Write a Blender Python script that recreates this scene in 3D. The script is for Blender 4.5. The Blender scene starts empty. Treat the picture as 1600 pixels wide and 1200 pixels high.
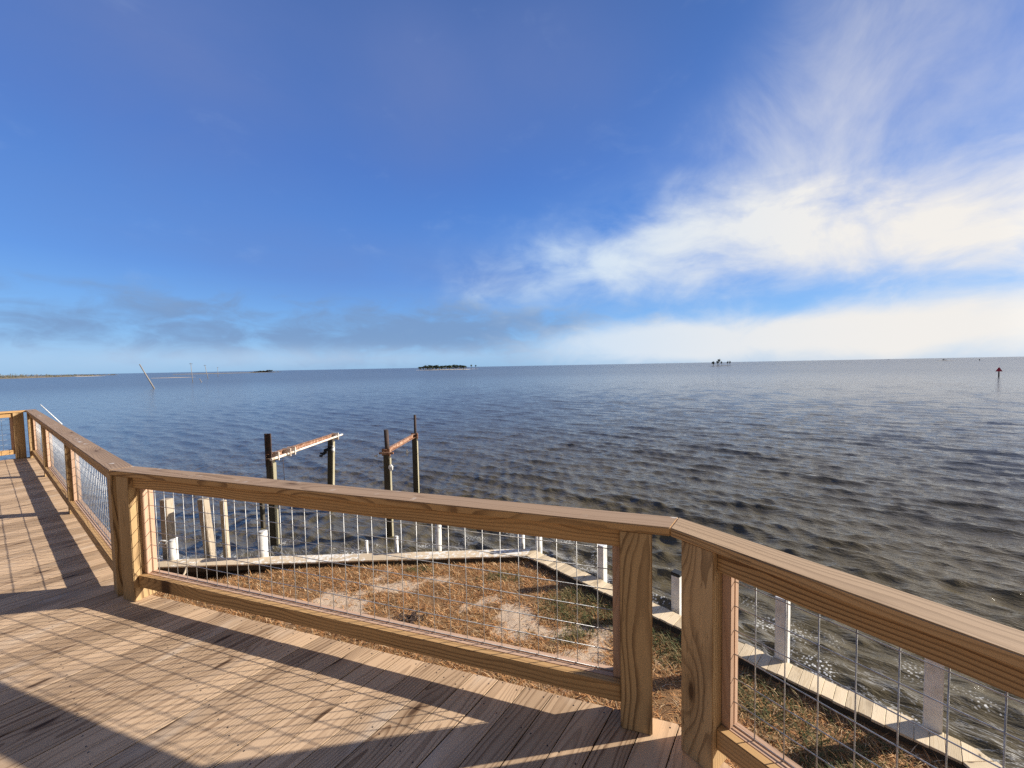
import bpy, bmesh, math, random
import numpy as np
from mathutils import Vector, Matrix

random.seed(7)
rng = np.random.default_rng(11)
S = bpy.context.scene
COL = S.collection
R = math.radians

# ------------------------------------------------------------------ camera
CAMH = 1.70                       # above the deck boards (deck top is z = 0)
F_PX = 610.0                      # focal length in photo pixels (1600 wide)
cam_d = bpy.data.cameras.new('camera'); cam = bpy.data.objects.new('camera', cam_d); COL.objects.link(cam)
cam_d.sensor_width = 36.0; cam_d.lens = 36.0 * F_PX / 1600.0
cam_d.clip_start = 0.05; cam_d.clip_end = 30000
ROT = (Matrix.Rotation(R(90 - 2.64), 3, 'X') @ Matrix.Rotation(R(-1.077), 3, 'Z'))
cam.matrix_world = Matrix.Translation((0, 0, CAMH)) @ ROT.to_4x4()
S.camera = cam

def at(x, y, z):
    """survey helper: the point of height z seen at photo pixel (x, y)"""
    d = ROT @ Vector(((x - 800) / F_PX, (600 - y) / F_PX, -1))
    t = (z - CAMH) / d.z
    return Vector((0, 0, CAMH)) + d * t

def at_dist(x, y, dist):
    d = ROT @ Vector(((x - 800) / F_PX, (600 - y) / F_PX, -1))
    return Vector((0, 0, CAMH)) + d * (dist / math.hypot(d.x, d.y))

CAP_Z = 0.98
WALL_Z = CAMH - 5.13              # top of the seawall cap
GROUND_Z = WALL_Z - 0.17
WATER_Z = CAMH - 6.1
SUN_AZ = 81.5                     # degrees clockwise from +Y
SUN_EL = 25.0

# ------------------------------------------------------------------ node helper
class X:
    """tiny expression builder over shader math nodes"""
    def __init__(s, nt, sock): s.nt, s.s = nt, sock
    def _m(s, op, *a, clamp=False):
        n = s.nt.nodes.new('ShaderNodeMath'); n.operation = op; n.use_clamp = clamp
        for i, v in enumerate((s,) + a):
            if isinstance(v, X): s.nt.links.new(v.s, n.inputs[i])
            else: n.inputs[i].default_value = v
        return X(s.nt, n.outputs[0])
    def __add__(s, o): return s._m('ADD', o)
    __radd__ = __add__
    def __mul__(s, o): return s._m('MULTIPLY', o)
    __rmul__ = __mul__
    def __sub__(s, o): return s._m('SUBTRACT', o)
    def __rsub__(s, o): return (s * -1.0) + o
    def __truediv__(s, o): return s._m('DIVIDE', o)
    def __pow__(s, o): return s._m('POWER', o)
    def f(s, op, *a): return s._m(op, *a)
    def clamp(s): return s._m('ADD', 0.0, clamp=True)
    def ss(s, lo, hi, a=0.0, b=1.0):
        n = s.nt.nodes.new('ShaderNodeMapRange'); n.interpolation_type = 'SMOOTHSTEP'
        s.nt.links.new(s.s, n.inputs[0])
        for i, v in enumerate((lo, hi, a, b)): n.inputs[i + 1].default_value = v
        return X(s.nt, n.outputs[0])

def new_mat(name):
    m = bpy.data.materials.new(name); m.use_nodes = True
    nt = m.node_tree
    p = nt.nodes['Principled BSDF']
    return m, nt, p

def link(nt, a, b): nt.links.new(a.s if isinstance(a, X) else a, b)

def sep(nt, vec):
    n = nt.nodes.new('ShaderNodeSeparateXYZ'); nt.links.new(vec, n.inputs[0])
    return [X(nt, n.outputs[i]) for i in range(3)]

def comb(nt, a, b, c):
    n = nt.nodes.new('ShaderNodeCombineXYZ')
    for i, v in enumerate((a, b, c)):
        if isinstance(v, X): nt.links.new(v.s, n.inputs[i])
        else: n.inputs[i].default_value = v
    return n.outputs[0]

def noise(nt, vec, scale, detail=3.0, rough=0.5, dist=0.0, color=False, lac=2.0):
    n = nt.nodes.new('ShaderNodeTexNoise'); nt.links.new(vec, n.inputs['Vector'])
    n.inputs['Scale'].default_value = scale; n.inputs['Detail'].default_value = detail
    n.inputs['Roughness'].default_value = rough; n.inputs['Distortion'].default_value = dist
    n.inputs['Lacunarity'].default_value = lac
    return n.outputs['Color'] if color else X(nt, n.outputs['Fac'])

def voro(nt, vec, scale, feature='F1', out='Distance', dim='2D'):
    n = nt.nodes.new('ShaderNodeTexVoronoi'); n.voronoi_dimensions = dim; n.feature = feature; nt.links.new(vec, n.inputs['Vector'])
    n.inputs['Scale'].default_value = scale
    return X(nt, n.outputs[out]) if out == 'Distance' else n.outputs[out]

def mapv(nt, vec, scale=(1, 1, 1), loc=(0, 0, 0)):
    n = nt.nodes.new('ShaderNodeMapping'); nt.links.new(vec, n.inputs['Vector'])
    n.inputs['Scale'].default_value = scale; n.inputs['Location'].default_value = loc
    return n.outputs[0]

def mix(nt, fac, a, b, mode='MIX'):
    n = nt.nodes.new('ShaderNodeMix'); n.data_type = 'RGBA'; n.blend_type = mode
    for sock, v in ((n.inputs['Factor'], fac), (n.inputs['A'], a), (n.inputs['B'], b)):
        if isinstance(v, X): nt.links.new(v.s, sock)
        elif isinstance(v, (int, float)): sock.default_value = v
        elif isinstance(v, (tuple, list)): sock.default_value = (*v[:3], 1)
        else: nt.links.new(v, sock)
    # the RGBA sockets of ShaderNodeMix are indices 6/7, out 2
    return n.outputs[2]

def mixc(nt, fac, a, b, mode='MIX'):
    n = nt.nodes.new('ShaderNodeMix'); n.data_type = 'RGBA'; n.blend_type = mode
    for i, v in ((0, fac), (6, a), (7, b)):
        sock = n.inputs[i]
        if isinstance(v, X): nt.links.new(v.s, sock)
        elif isinstance(v, (int, float)): sock.default_value = v
        elif isinstance(v, (tuple, list)): sock.default_value = (*v[:3], 1)
        else: nt.links.new(v, sock)
    return n.outputs[2]

def ramp(nt, fac, stops):
    n = nt.nodes.new('ShaderNodeValToRGB'); link(nt, fac, n.inputs[0])
    cr = n.color_ramp
    while len(cr.elements) < len(stops): cr.elements.new(0.5)
    for e, (p, c) in zip(cr.elements, stops): e.position = p; e.color = (*c, 1)
    return n.outputs[0]

def attr(nt, name):
    n = nt.nodes.new('ShaderNodeAttribute'); n.attribute_name = name
    return n

def bump(nt, h, strength, dist, normal=None):
    n = nt.nodes.new('ShaderNodeBump'); link(nt, h, n.inputs['Height'])
    n.inputs['Strength'].default_value = strength; n.inputs['Distance'].default_value = dist
    if normal is not None: nt.links.new(normal, n.inputs['Normal'])
    return n.outputs[0]

# ------------------------------------------------------------------ materials
def wood_mat(name, early, late, ring=0.0065, weather=0.0, grey=(0.30, 0.27, 0.24), tone=0.25, knots=1.0,
             droppings=False, contrast=1.0, rough=0.75, stain=None, paint=None):
    """solid wood: growth rings round a wandering pith, knots, fibres; reads the 'grain' board coordinates"""
    m, nt, p = new_mat(name)
    g = attr(nt, 'grain').outputs['Vector']
    bid = X(nt, attr(nt, 'board').outputs['Fac'])
    x, y, z = sep(nt, g)
    lo = mapv(nt, g, (0.9, 2.0, 2.0))
    n1 = noise(nt, lo, 1.0, 2.0) - 0.5
    n2 = noise(nt, mapv(nt, g, (0.8, 1.5, 1.5), (31, 7, 3)), 1.0, 2.0) - 0.5
    n3 = noise(nt, mapv(nt, g, (6.0, 22, 22), (1, 17, 3)), 1.0, 4.0, 0.6) - 0.5
    # pith position varies from board to board; attribute w-coordinate carries the offset already
    r = ((y + n1 * 0.16).f('POWER', 2.0) + (z + n2 * 0.10).f('POWER', 2.0)).f('SQRT') + n3 * 0.009
    # knots
    kv = mapv(nt, g, (1.15, 4.2, 0.01))
    kd = voro(nt, kv, 1.0)
    kcol = sep(nt, voro(nt, kv, 1.0, out='Color'))[0]
    kon = kcol.ss(0.48, 0.50)
    kb = ((kd * kd) * -190.0).f('EXPONENT') * kon * knots
    kb2 = ((kd * kd) * -22.0).f('EXPONENT') * kon * knots
    r = r + kb2 * 0.045
    ph = r / ring
    fr = ph.f('FRACT')
    lw = fr.ss(0.45, 0.90) * fr.ss(1.0, 0.95)            # late wood band with a sharp edge
    amp = noise(nt, mapv(nt, g, (0.7, 9, 9), (5, 5, 5)), 1.0, 2.0).ss(0.25, 0.75, 0.35, 1.0)
    fib = noise(nt, mapv(nt, g, (9, 260, 260)), 1.0, 3.0)
    pat = noise(nt, mapv(nt, g, (1.6, 5, 5), (9, 2, 4)), 1.0, 3.0)
    base = mixc(nt, lw * amp * contrast, early, late)
    base = mixc(nt, fib.ss(0.3, 0.75) * 0.35, base, tuple(c * 0.62 for c in early), 'MIX')
    drift = noise(nt, mapv(nt, g, (1.1, 3, 3), (21, 12, 14)), 1.0, 3.0, 0.6)
    base = mixc(nt, drift.ss(0.52, 0.78) * 0.5, base, tuple(c * 0.55 for c in early))
    base = mixc(nt, drift.ss(0.48, 0.25) * 0.4, base, tuple(min(1, c * 1.25 + 0.02) for c in early))
    # board to board tone
    base = mixc(nt, bid.ss(0, 1, 0, tone * 2), base, tuple(min(1, c * 1.35 + 0.03) for c in early))
    base = mixc(nt, (1.0 - bid).ss(0.45, 1.0, 0, tone * 1.5), base, tuple(c * 0.5 for c in late))
    if weather > 0:
        w = (pat.ss(0.3, 0.7) * 0.55 + 0.45) * weather
        w = w * (1.0 - lw * 0.5)
        base = mixc(nt, w, base, grey)
    if stain:
        st = noise(nt, mapv(nt, g, (1.3, 3, 3), (4, 44, 2)), 1.0, 4.0, 0.6)
        base = mixc(nt, st.ss(0.56, 0.72) * 0.6, base, stain)
    base = mixc(nt, kb2 * 0.35, base, tuple(c * 0.8 for c in late))
    base = mixc(nt, kb.ss(0.25, 0.8) * 0.85, base, (0.05, 0.022, 0.010))
    # checks (fine drying cracks)
    ck = noise(nt, mapv(nt, g, (2.2, 90, 90), (3, 3, 8)), 1.0, 1.0)
    ckm = (ck - 0.5).f('ABSOLUTE').ss(0.016, 0.0) * noise(nt, mapv(nt, g, (1.1, 8, 8), (13, 3, 8)), 1.0, 1.0).ss(0.55, 0.66)
    base = mixc(nt, ckm * 0.75, base, tuple(c * 0.22 for c in early))
    if paint:
        pn = noise(nt, mapv(nt, g, (7, 7, 7), (2, 8, 1)), 1.0, 5.0, 0.65)
        base = mixc(nt, (pn + (noise(nt, mapv(nt, g, (0.35, 0.2, 0.2), (6, 1, 1)), 1.0, 1.0) - 0.5) * 0.7).ss(0.50, 0.58) * 0.85, base, paint)
    if droppings:
        d1 = voro(nt, mapv(nt, g, (9.0, 11.0, 0.01), (0.3, 0.2, 0)), 1.0)
        dc = sep(nt, voro(nt, mapv(nt, g, (9.0, 11.0, 0.01), (0.3, 0.2, 0)), 1.0, out='Color'))[1]
        dn = noise(nt, mapv(nt, g, (90, 35, 60)), 1.0, 4.0, 0.65)
        cover = noise(nt, mapv(nt, g, (0.9, 0.9, 0.1), (8, 1, 1)), 1.0, 2.0).ss(0.45, 0.62)
        dm = (d1 + (dn - 0.5) * 0.75).ss(0.20, 0.10) * dc.ss(0.58, 0.62) * cover
        base = mixc(nt, dm * 0.85, base, (0.72, 0.70, 0.66))
    nt.links.new(base, p.inputs['Base Color'])
    link(nt, fib.ss(0.2, 0.8, rough - 0.08, rough + 0.1), p.inputs['Roughness'])
    p.inputs['Specular IOR Level'].default_value = 0.18
    h = lw * 0.5 + fib * 0.6 - ckm * 2.0 - kb * 0.5
    nt.links.new(bump(nt, h, 0.5, 0.0016), p.inputs['Normal'])
    return m

M = {}
M['deck'] = wood_mat('deck_board_wood', (0.56, 0.380, 0.225), (0.17, 0.090, 0.043), 0.0170, 0.20, (0.46, 0.350, 0.255), 0.17, 1.0, contrast=1.2, stain=(0.62, 0.49, 0.36))
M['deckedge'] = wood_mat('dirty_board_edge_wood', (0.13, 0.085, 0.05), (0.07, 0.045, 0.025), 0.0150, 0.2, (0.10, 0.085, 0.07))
M['rail'] = wood_mat('treated_rail_wood', (0.47, 0.275, 0.108), (0.110, 0.046, 0.014), 0.0170, 0.08, (0.36, 0.29, 0.22), 0.15, 1.0, contrast=1.45)
M['post'] = wood_mat('treated_post_wood', (0.47, 0.305, 0.142), (0.105, 0.052, 0.020), 0.0145, 0.08, (0.36, 0.30, 0.22), 0.15, 0.9, contrast=1.5)
M['strip'] = wood_mat('frame_strip_wood', (0.52, 0.330, 0.215), (0.36, 0.20, 0.115), 0.0100, 0.15, (0.42, 0.36, 0.30), 0.15, 0.6, contrast=0.7)
M['cap'] = wood_mat('weathered_cap_wood', (0.33, 0.215, 0.130), (0.12, 0.068, 0.038), 0.0180, 0.34, (0.28, 0.210, 0.160), 0.18, 0.8, droppings=True, contrast=1.1, stain=(0.44, 0.32, 0.21))
M['cap_plain'] = wood_mat('weathered_tan_cap_wood', (0.40, 0.265, 0.150), (0.13, 0.075, 0.038), 0.0180, 0.30, (0.33, 0.25, 0.18), 0.18, 1.0, contrast=1.2, stain=(0.20, 0.125, 0.07))
M['joist'] = wood_mat('joist_wood', (0.36, 0.25, 0.13), (0.22, 0.13, 0.06), 0.0085, 0.3)
M['wallcap'] = wood_mat('seawall_plank_wood', (0.66, 0.52, 0.335), (0.46, 0.33, 0.18), 0.0140, 0.22, (0.70, 0.60, 0.45), 0.22, 0.8, contrast=0.8, stain=(0.30, 0.225, 0.14))
M['wallcap_painted'] = wood_mat('flaking_painted_wood', (0.62, 0.48, 0.31), (0.44, 0.31, 0.18), 0.0140, 0.3, (0.56, 0.47, 0.36), 0.2, 0.5, contrast=0.6, paint=(0.80, 0.77, 0.70))
M['wall'] = wood_mat('dark_wall_timber', (0.10, 0.080, 0.058), (0.05, 0.040, 0.030), 0.014, 0.4, (0.07, 0.06, 0.05), 0.2, 0.2)
M['pile_bleached'] = wood_mat('bleached_pile_wood', (0.44, 0.355, 0.25), (0.20, 0.15, 0.10), 0.016, 0.45, (0.40, 0.345, 0.28), 0.15, 0.6, contrast=1.0, stain=(0.15, 0.115, 0.085))
M['litedge'] = wood_mat('pale_lit_edge_wood', (0.34, 0.30, 0.20), (0.18, 0.15, 0.09), 0.016, 0.4, (0.30, 0.28, 0.20), 0.15, 0.5, stain=(0.28, 0.25, 0.16))  # pale tone paints the sunlit edge of the lift piles
M['pile_green'] = wood_mat('treated_pile_wood', (0.075, 0.062, 0.042), (0.035, 0.028, 0.02), 0.016, 0.3, (0.06, 0.055, 0.042), 0.15, 0.5, stain=(0.03, 0.026, 0.02))  # near-black also carries the shade on the lift piles' fronts

def simple_mat(name, c, rough=0.6, metal=0.0, var=0.25, scale=8.0, c2=None, spec=0.5):
    m, nt, p = new_mat(name)
    tc = nt.nodes.new('ShaderNodeTexCoord').outputs['Object']
    n = noise(nt, tc, scale, 5.0, 0.6)
    c2 = c2 or tuple(v * (1 - var * 2) for v in c)
    nt.links.new(mixc(nt, n.ss(0.38, 0.70), c, c2), p.inputs['Base Color'])
    p.inputs['Roughness'].default_value = rough; p.inputs['Metallic'].default_value = metal
    p.inputs['Specular IOR Level'].default_value = spec
    nt.links.new(bump(nt, n, 0.25, 0.004), p.inputs['Normal'])
    return m

M['wire'] = simple_mat('galvanised_wire', (0.50, 0.495, 0.48), 0.45, 0.45, 0.2, 30)
M['screw'] = simple_mat('screw_steel', (0.05, 0.042, 0.036), 0.5, 0.3)
M['pvc'] = simple_mat('white_pvc', (0.68, 0.665, 0.63), 0.4, 0.0, 0.06, 5, c2=(0.48, 0.45, 0.39))
M['grey_vinyl'] = simple_mat('grey_white_vinyl', (0.78, 0.77, 0.74), 0.45, 0.0, 0.06, 4, c2=(0.58, 0.55, 0.49))
M['black'] = simple_mat('black_rubber', (0.02, 0.02, 0.02), 0.6)
M['rust'] = simple_mat('rusty_steel', (0.18, 0.075, 0.038), 0.85, 0.0, 0.3, 9, c2=(0.42, 0.27, 0.18))
M['darkrust'] = simple_mat('dark_rusty_steel', (0.030, 0.021, 0.018), 0.8, 0.0, 0.3, 9, c2=(0.075, 0.034, 0.022))
M['palesteel'] = simple_mat('pale_pipe', (0.76, 0.70, 0.62), 0.5, 0.0, 0.2, 6, c2=(0.55, 0.36, 0.24))
M['rope'] = simple_mat('white_rope', (0.78, 0.76, 0.72), 0.9)
M['cloth'] = simple_mat('black_cloth', (0.018, 0.017, 0.02), 0.9)
M['red'] = simple_mat('red_board', (0.55, 0.03, 0.06), 0.5, 0, 0.1)
M['signpile'] = simple_mat('dark_marker_pile', (0.045, 0.035, 0.03), 0.8)
M['utility'] = simple_mat('grey_utility_pole', (0.26, 0.235, 0.21), 0.8, c2=(0.17, 0.15, 0.135))
M['palewood'] = simple_mat('pale_pole', (0.74, 0.73, 0.70), 0.6)
M['white'] = simple_mat('white_paint', (0.8, 0.8, 0.8), 0.4, 0, 0.05)
M['palmgreen'] = simple_mat('palm_frond', (0.040, 0.060, 0.022), 0.6, 0, 0.3, 0.4)
M['palmtrunk'] = simple_mat('palm_trunk', (0.13, 0.11, 0.085), 0.9)
M['scrub'] = simple_mat('scrub_foliage', (0.085, 0.090, 0.045), 0.8, 0, 0.3, 0.06, c2=(0.20, 0.15, 0.09))
M['islesand'] = simple_mat('pale_sand', (0.62, 0.54, 0.43), 0.95, 0, 0.15, 0.08)
M['marsh'] = simple_mat('marsh_bank', (0.25, 0.19, 0.12), 0.95, 0, 0.2, 0.05, c2=(0.14, 0.13, 0.07))
M['spit'] = simple_mat('damp_sand', (0.48, 0.39, 0.29), 0.95, 0, 0.2, 0.08)
M['oyster'] = simple_mat('oyster_bar', (0.07, 0.06, 0.05), 0.95, 0, 0.2, 0.3)

# ------------------------------------------------------------------ object helpers
def tag(o, label=None, cat=None, group=None, kind=None):
    if label: o['label'] = label
    if cat: o['category'] = cat
    if group: o['group'] = group
    if kind: o['kind'] = kind
    return o

def thing(name, label, cat, loc=(0, 0, 0), group=None):
    o = bpy.data.objects.new(name, None); o.empty_display_size = 0.2; COL.objects.link(o)
    o.location = loc
    return tag(o, label, cat, group)

def mesh_obj(name, me, mats, parent=None, smooth=False):
    for m in (mats if isinstance(mats, (list, tuple)) else [mats]): me.materials.append(m)
    if smooth:
        me.polygons.foreach_set('use_smooth', [True] * len(me.polygons))
    o = bpy.data.objects.new(name, me); COL.objects.link(o)
    if parent is not None:
        o.parent = parent
        pm = Matrix.Translation(-parent_loc(parent))
        o.matrix_parent_inverse = Matrix.Identity(4)
        me.transform(pm)
    return o

def parent_loc(p):
    l = Vector((0, 0, 0))
    while p is not None:
        l = l + Vector(p.location); p = p.parent
    return l

class B:
    """bmesh collector in world coordinates, carrying board coordinates for the wood shader"""
    def __init__(s):
        s.bm = bmesh.new()
        s.g = s.bm.verts.layers.float_vector.new('grain')
        s.b = s.bm.verts.layers.float.new('board')
    def _grain(s, verts, frame, off, bid):
        o, u, v, w = frame
        for vt in verts:
            d = vt.co - o
            vt[s.g] = Vector((d.dot(u) + off[0], d.dot(v) + off[1], d.dot(w) + off[2])); vt[s.b] = bid
    def prism(s, poly, z0, z1, u=None, bevel=0.003, mat=0, topmat=None, seg=2, bid=None, off=None):
        """vertical prism over a plan polygon; u = grain direction"""
        t = bmesh.new()
        bot = [t.verts.new((p[0], p[1], z0)) for p in poly]
        top = [t.verts.new((p[0], p[1], z1)) for p in poly]
        n = len(poly)
        try:
            t.faces.new(top); t.faces.new(bot[::-1])
            for i in range(n): t.faces.new((bot[i], bot[(i + 1) % n], top[(i + 1) % n], top[i]))
        except ValueError:
            t.free(); return
        bmesh.ops.recalc_face_normals(t, faces=t.faces)
        if u is None: u = Vector((poly[1][0] - poly[0][0], poly[1][1] - poly[0][1], 0)).normalized()
        v = Vector((-u.y, u.x, 0))
        c = Vector((sum(p[0] for p in poly) / n, sum(p[1] for p in poly) / n, (z0 + z1) / 2))
        s.take(t, (c, u, v, Vector((0, 0, 1))), bevel, mat, topmat, seg, bid, off)
    def box(s, o, u, v, w, L, bevel=0.003, mat=0, topmat=None, seg=2, bid=None, off=None, grain='u'):
        """box from corner o along unit axes u, v, w with lengths L"""
        t = bmesh.new(); vs = []
        for k in (0, 1):
            for j in (0, 1):
                for i in (0, 1):
                    vs.append(t.verts.new(o + u * (L[0] * i) + v * (L[1] * j) + w * (L[2] * k)))
        for f in ((0, 2, 3, 1), (4, 5, 7, 6), (0, 1, 5, 4), (2, 6, 7, 3), (0, 4, 6, 2), (1, 3, 7, 5)):
            t.faces.new([vs[i] for i in f])
        bmesh.ops.recalc_face_normals(t, faces=t.faces)
        c = o + u * (L[0] / 2) + v * (L[1] / 2) + w * (L[2] / 2)
        fr = {'u': (c, u, v, w), 'v': (c, v, w, u), 'w': (c, w, u, v)}[grain]
        s.take(t, fr, bevel, mat, topmat, seg, bid, off)
    def take(s, t, frame, bevel, mat, topmat, seg, bid, off):
        if bevel: bmesh.ops.bevel(t, geom=list(t.edges), offset=bevel, segments=seg, affect='EDGES', clamp_overlap=True)
        if off is None: off = (random.uniform(0, 60), random.uniform(-0.05, 0.05), random.choice((-1, 1)) * random.uniform(0.02, 0.07))
        if bid is None: bid = random.random()
        t.normal_update()
        mp = {}
        for vt in t.verts:
            nv = s.bm.verts.new(vt.co); mp[vt] = nv
        s._grain(mp.values(), frame, off, bid)
        for f in t.faces:
            try: nf = s.bm.faces.new([mp[x] for x in f.verts])
            except ValueError: continue
            nf.material_index = topmat if (topmat is not None and f.normal.z > 0.5) else mat
        t.free()
    def tube(s, pts, rad, n=6, mat=0, caps=True):
        """round bar through points, rad a number or one per point"""
        pts = [Vector(p) for p in pts]; m = len(pts)
        rad = [rad] * m if isinstance(rad, (int, float)) else rad
        rings = []
        for i, p in enumerate(pts):
            d = (pts[min(i + 1, m - 1)] - pts[max(i - 1, 0)]).normalized()
            a = d.cross(Vector((0, 0, 1)) if abs(d.z) < 0.9 else Vector((1, 0, 0))).normalized(); b = d.cross(a)
            ring = []
            for k in range(n):
                q = 2 * math.pi * k / n
                vt = s.bm.verts.new(p + (a * math.cos(q) + b * math.sin(q)) * rad[i])
                vt[s.g] = Vector(((p - pts[0]).length, math.cos(q) * rad[i], math.sin(q) * rad[i])); vt[s.b] = 0.5
                ring.append(vt)
            rings.append(ring)
        for i in range(m - 1):
            for k in range(n):
                f = s.bm.faces.new((rings[i][k], rings[i + 1][k], rings[i + 1][(k + 1) % n], rings[i][(k + 1) % n])); f.material_index = mat; f.smooth = True
        if caps:
            s.bm.faces.new(rings[0]).material_index = mat; s.bm.faces.new(rings[-1][::-1]).material_index = mat
    def blob(s, c, r, mat=0, jit=0.2, sub=2):
        t = bmesh.new(); bmesh.ops.create_icosphere(t, subdivisions=sub, radius=1.0)
        for v in t.verts:
            k = 1 + random.uniform(-jit, jit)
            v.co = Vector(c) + Vector((v.co.x * r[0] * k, v.co.y * r[1] * k, v.co.z * r[2] * k))
        s.take(t, (Vector(c), Vector((1, 0, 0)), Vector((0, 1, 0)), Vector((0, 0, 1))), 0, mat, None, 1, 0.5, (0, 0, 0))
    def obj(s, name, mats, parent=None, smooth=False):
        bmesh.ops.recalc_face_normals(s.bm, faces=s.bm.faces)
        me = bpy.data.meshes.new(name); s.bm.to_mesh(me); s.bm.free()
        return mesh_obj(name, me, mats, parent, smooth)

V2 = lambda p: Vector((p[0], p[1], 0))
UP = Vector((0, 0, 1))

# ------------------------------------------------------------------ plan of the railing (cap inner edge)
P1 = V2(at(170, 735, CAP_Z)); P2 = V2(at(1047.5, 825, CAP_Z)); P0 = V2(at(40, 641, CAP_Z))
P3 = V2(at(1600, 1024.5, CAP_Z))
uA = (P0 - P1).normalized(); nA = Vector((-uA.y, uA.x, 0)); nA = nA if nA.y > 0 else -nA
uB = (P2 - P1).normalized(); nB = Vector((-uB.y, uB.x, 0))
uC = (P3 - P2).normalized(); nC = Vector((-uC.y, uC.x, 0))
uD = -nA; nD = uA.copy()
P4 = P2 + uC * 5.2
P5 = P0 + uD * 3.6
print('angles', [round(math.degrees(math.atan2(u.y, u.x)), 1) for u in (uA, uB, uC)], P0, P1, P2, P3, (P2 - P1).length, (P0 - P1).length)

def offs(pa, pb, na, nb, ua, ub, o):
    """corner of two runs moved outward by o"""
    a = pa + na * o; b = pb + nb * o
    d = ua.x * ub.y - ua.y * ub.x
    t = ((b.x - a.x) * ub.y - (b.y - a.y) * ub.x) / d
    return a + ua * t

CW = 0.14
def corner(i, o):
    if i == 0: return offs(P0, P0, nD, nA, uD, uA, o)
    if i == 1: return offs(P1, P1, nA, nB, uA, uB, o)
    if i == 2: return offs(P2, P2, nB, nC, uB, uC, o)

def rail_run(name, label, a_in, a_out, b_in, b_out, u, n, posts, start, length, gap=0.10):
    """one straight run: cap, rails, posts, mesh panels. posts = [(distance along u from start, width)]"""
    root = thing(name, label, 'railing', tuple((a_in + b_in) / 2))
    c = B(); c.prism([a_in, b_in, b_out, a_out], CAP_Z - 0.038, CAP_Z, u=u, bevel=0.004, topmat=1); c.obj('cap_board', [M['rail'], M['cap_plain'] if u is uC else M['cap']], root)
    for s, w in posts:
        o = 0.008 if w > 0.1 else 0.034
        q = B(); q.box(start + u * s + n * o + UP * 0.0, u, n, UP, (w, w, CAP_Z - 0.0385), grain='w', bevel=0.004)
        q.obj('post', M['post'], root)
    for (s0, w0), (s1, w1) in zip(posts[:-1], posts[1:]):
        a, b = s0 + w0 + 0.001, s1 - 0.001
        L = b - a
        base = start + u * a
        q = B(); q.box(base + n * 0.035 + UP * (CAP_Z - 0.0385 - 0.089), u, n, UP, (L, 0.038, 0.089)); q.obj('top_rail', M['rail'], root)
        q = B(); q.box(base + n * 0.035 + UP * gap, u, n, UP, (L, 0.038, 0.089)); q.obj('bottom_rail', M['rail'], root)
        z0, z1 = gap + 0.052, CAP_Z - 0.0385
        q = B(); rw = 0.0022
        k = int((L - 0.01) / 0.1016); x0 = (L - k * 0.1016) / 2
        for i in range(k + 1):
            p = base + n * 0.107 + u * (x0 + i * 0.1016)
            q.tube([p + UP * (z0 + 0.01), p + UP * (z1 - 0.08)], rw)
        zr = gap + 0.096
        while zr < z1 - 0.07:
            p = base + n * (0.107 - 2 * rw + 0.0004) + UP * zr
            q.tube([p + u * 0.004, p + u * (L - 0.004)], rw); zr += 0.1016
        panel = q.obj('wire_mesh', M['wire'], root)
        # frames of square strips holding the wire from both sides
        for o, nm in ((0.0735, 'inner'), (0.1095, 'outer')):
            q = B()
            q.box(base + n * o + UP * z0, u, n, UP, (L, 0.031, 0.036))
            q.box(base + n * o + UP * (z1 - 0.070), u, n, UP, (L, 0.031, 0.036))
            q.box(base + n * o + UP * (z0 + 0.037), u, n, UP, (0.036, 0.031, z1 - z0 - 0.109), grain='w')
            q.box(base + n * o + u * (L - 0.036) + UP * (z0 + 0.037), u, n, UP, (0.036, 0.031, z1 - z0 - 0.109), grain='w')
            q.obj('panel_frame', M['strip'], panel)
    return root

LA = (P0 - P1).length; LB = (P2 - P1).length
rail_run('deck_railing', 'long wire mesh deck railing running away along the left deck edge',
         corner(1, 0), corner(1, CW), corner(0, 0), corner(0, CW), uA, nA,
         [(0.03, 0.14), (LA * 0.345, 0.089), (LA * 0.69, 0.089), (LA - 0.17, 0.14)], P1, LA, 0.072)
rail_run('deck_railing', 'wire mesh deck railing across the middle in front of the dry grass',
         corner(1, 0), corner(1, CW), corner(2, 0), corner(2, CW), uB, nB,
         [(0.055, 0.14), (LB - 0.215, 0.14)], P1, LB)
e_in, e_out = P4, P4 + nC * CW
rail_run('deck_railing', 'nearest wire mesh deck railing slanting down to the lower right corner',
         corner(2, 0), corner(2, CW), e_in, e_out, uC, nC,
         [(0.045, 0.14), (2.55, 0.14), (5.05, 0.14)], P2, 5.2)
rail_run('deck_railing', 'short far end deck railing at the left border with a double corner post',
         corner(0, 0), corner(0, CW), P5, P5 + nD * CW, uD, nD,
         [(0.03, 0.14), (3.4, 0.14)], P0, 3.6)

# ------------------------------------------------------------------ deck
E = 0.107
dk_poly = [corner(0, E), corner(1, E), corner(2, E), P4 + nC * E, P4 + nC * E + Vector((-6, -5, 0)),
           P5 + nD * E + Vector((-1, -6, 0)), P5 + nD * E]
bu = nA.copy(); bv = uA.copy()           # boards run square to the long side railing
def clip(poly, nrm, d):
    """keep nrm.p <= d"""
    out = []
    for i in range(len(poly)):
        a, b = poly[i], poly[(i + 1) % len(poly)]
        da, db = a.dot(nrm) - d, b.dot(nrm) - d
        if da <= 0: out.append(a)
        if (da < 0 < db) or (db < 0 < da): out.append(a + (b - a) * (da / (da - db)))
    return out

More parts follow.
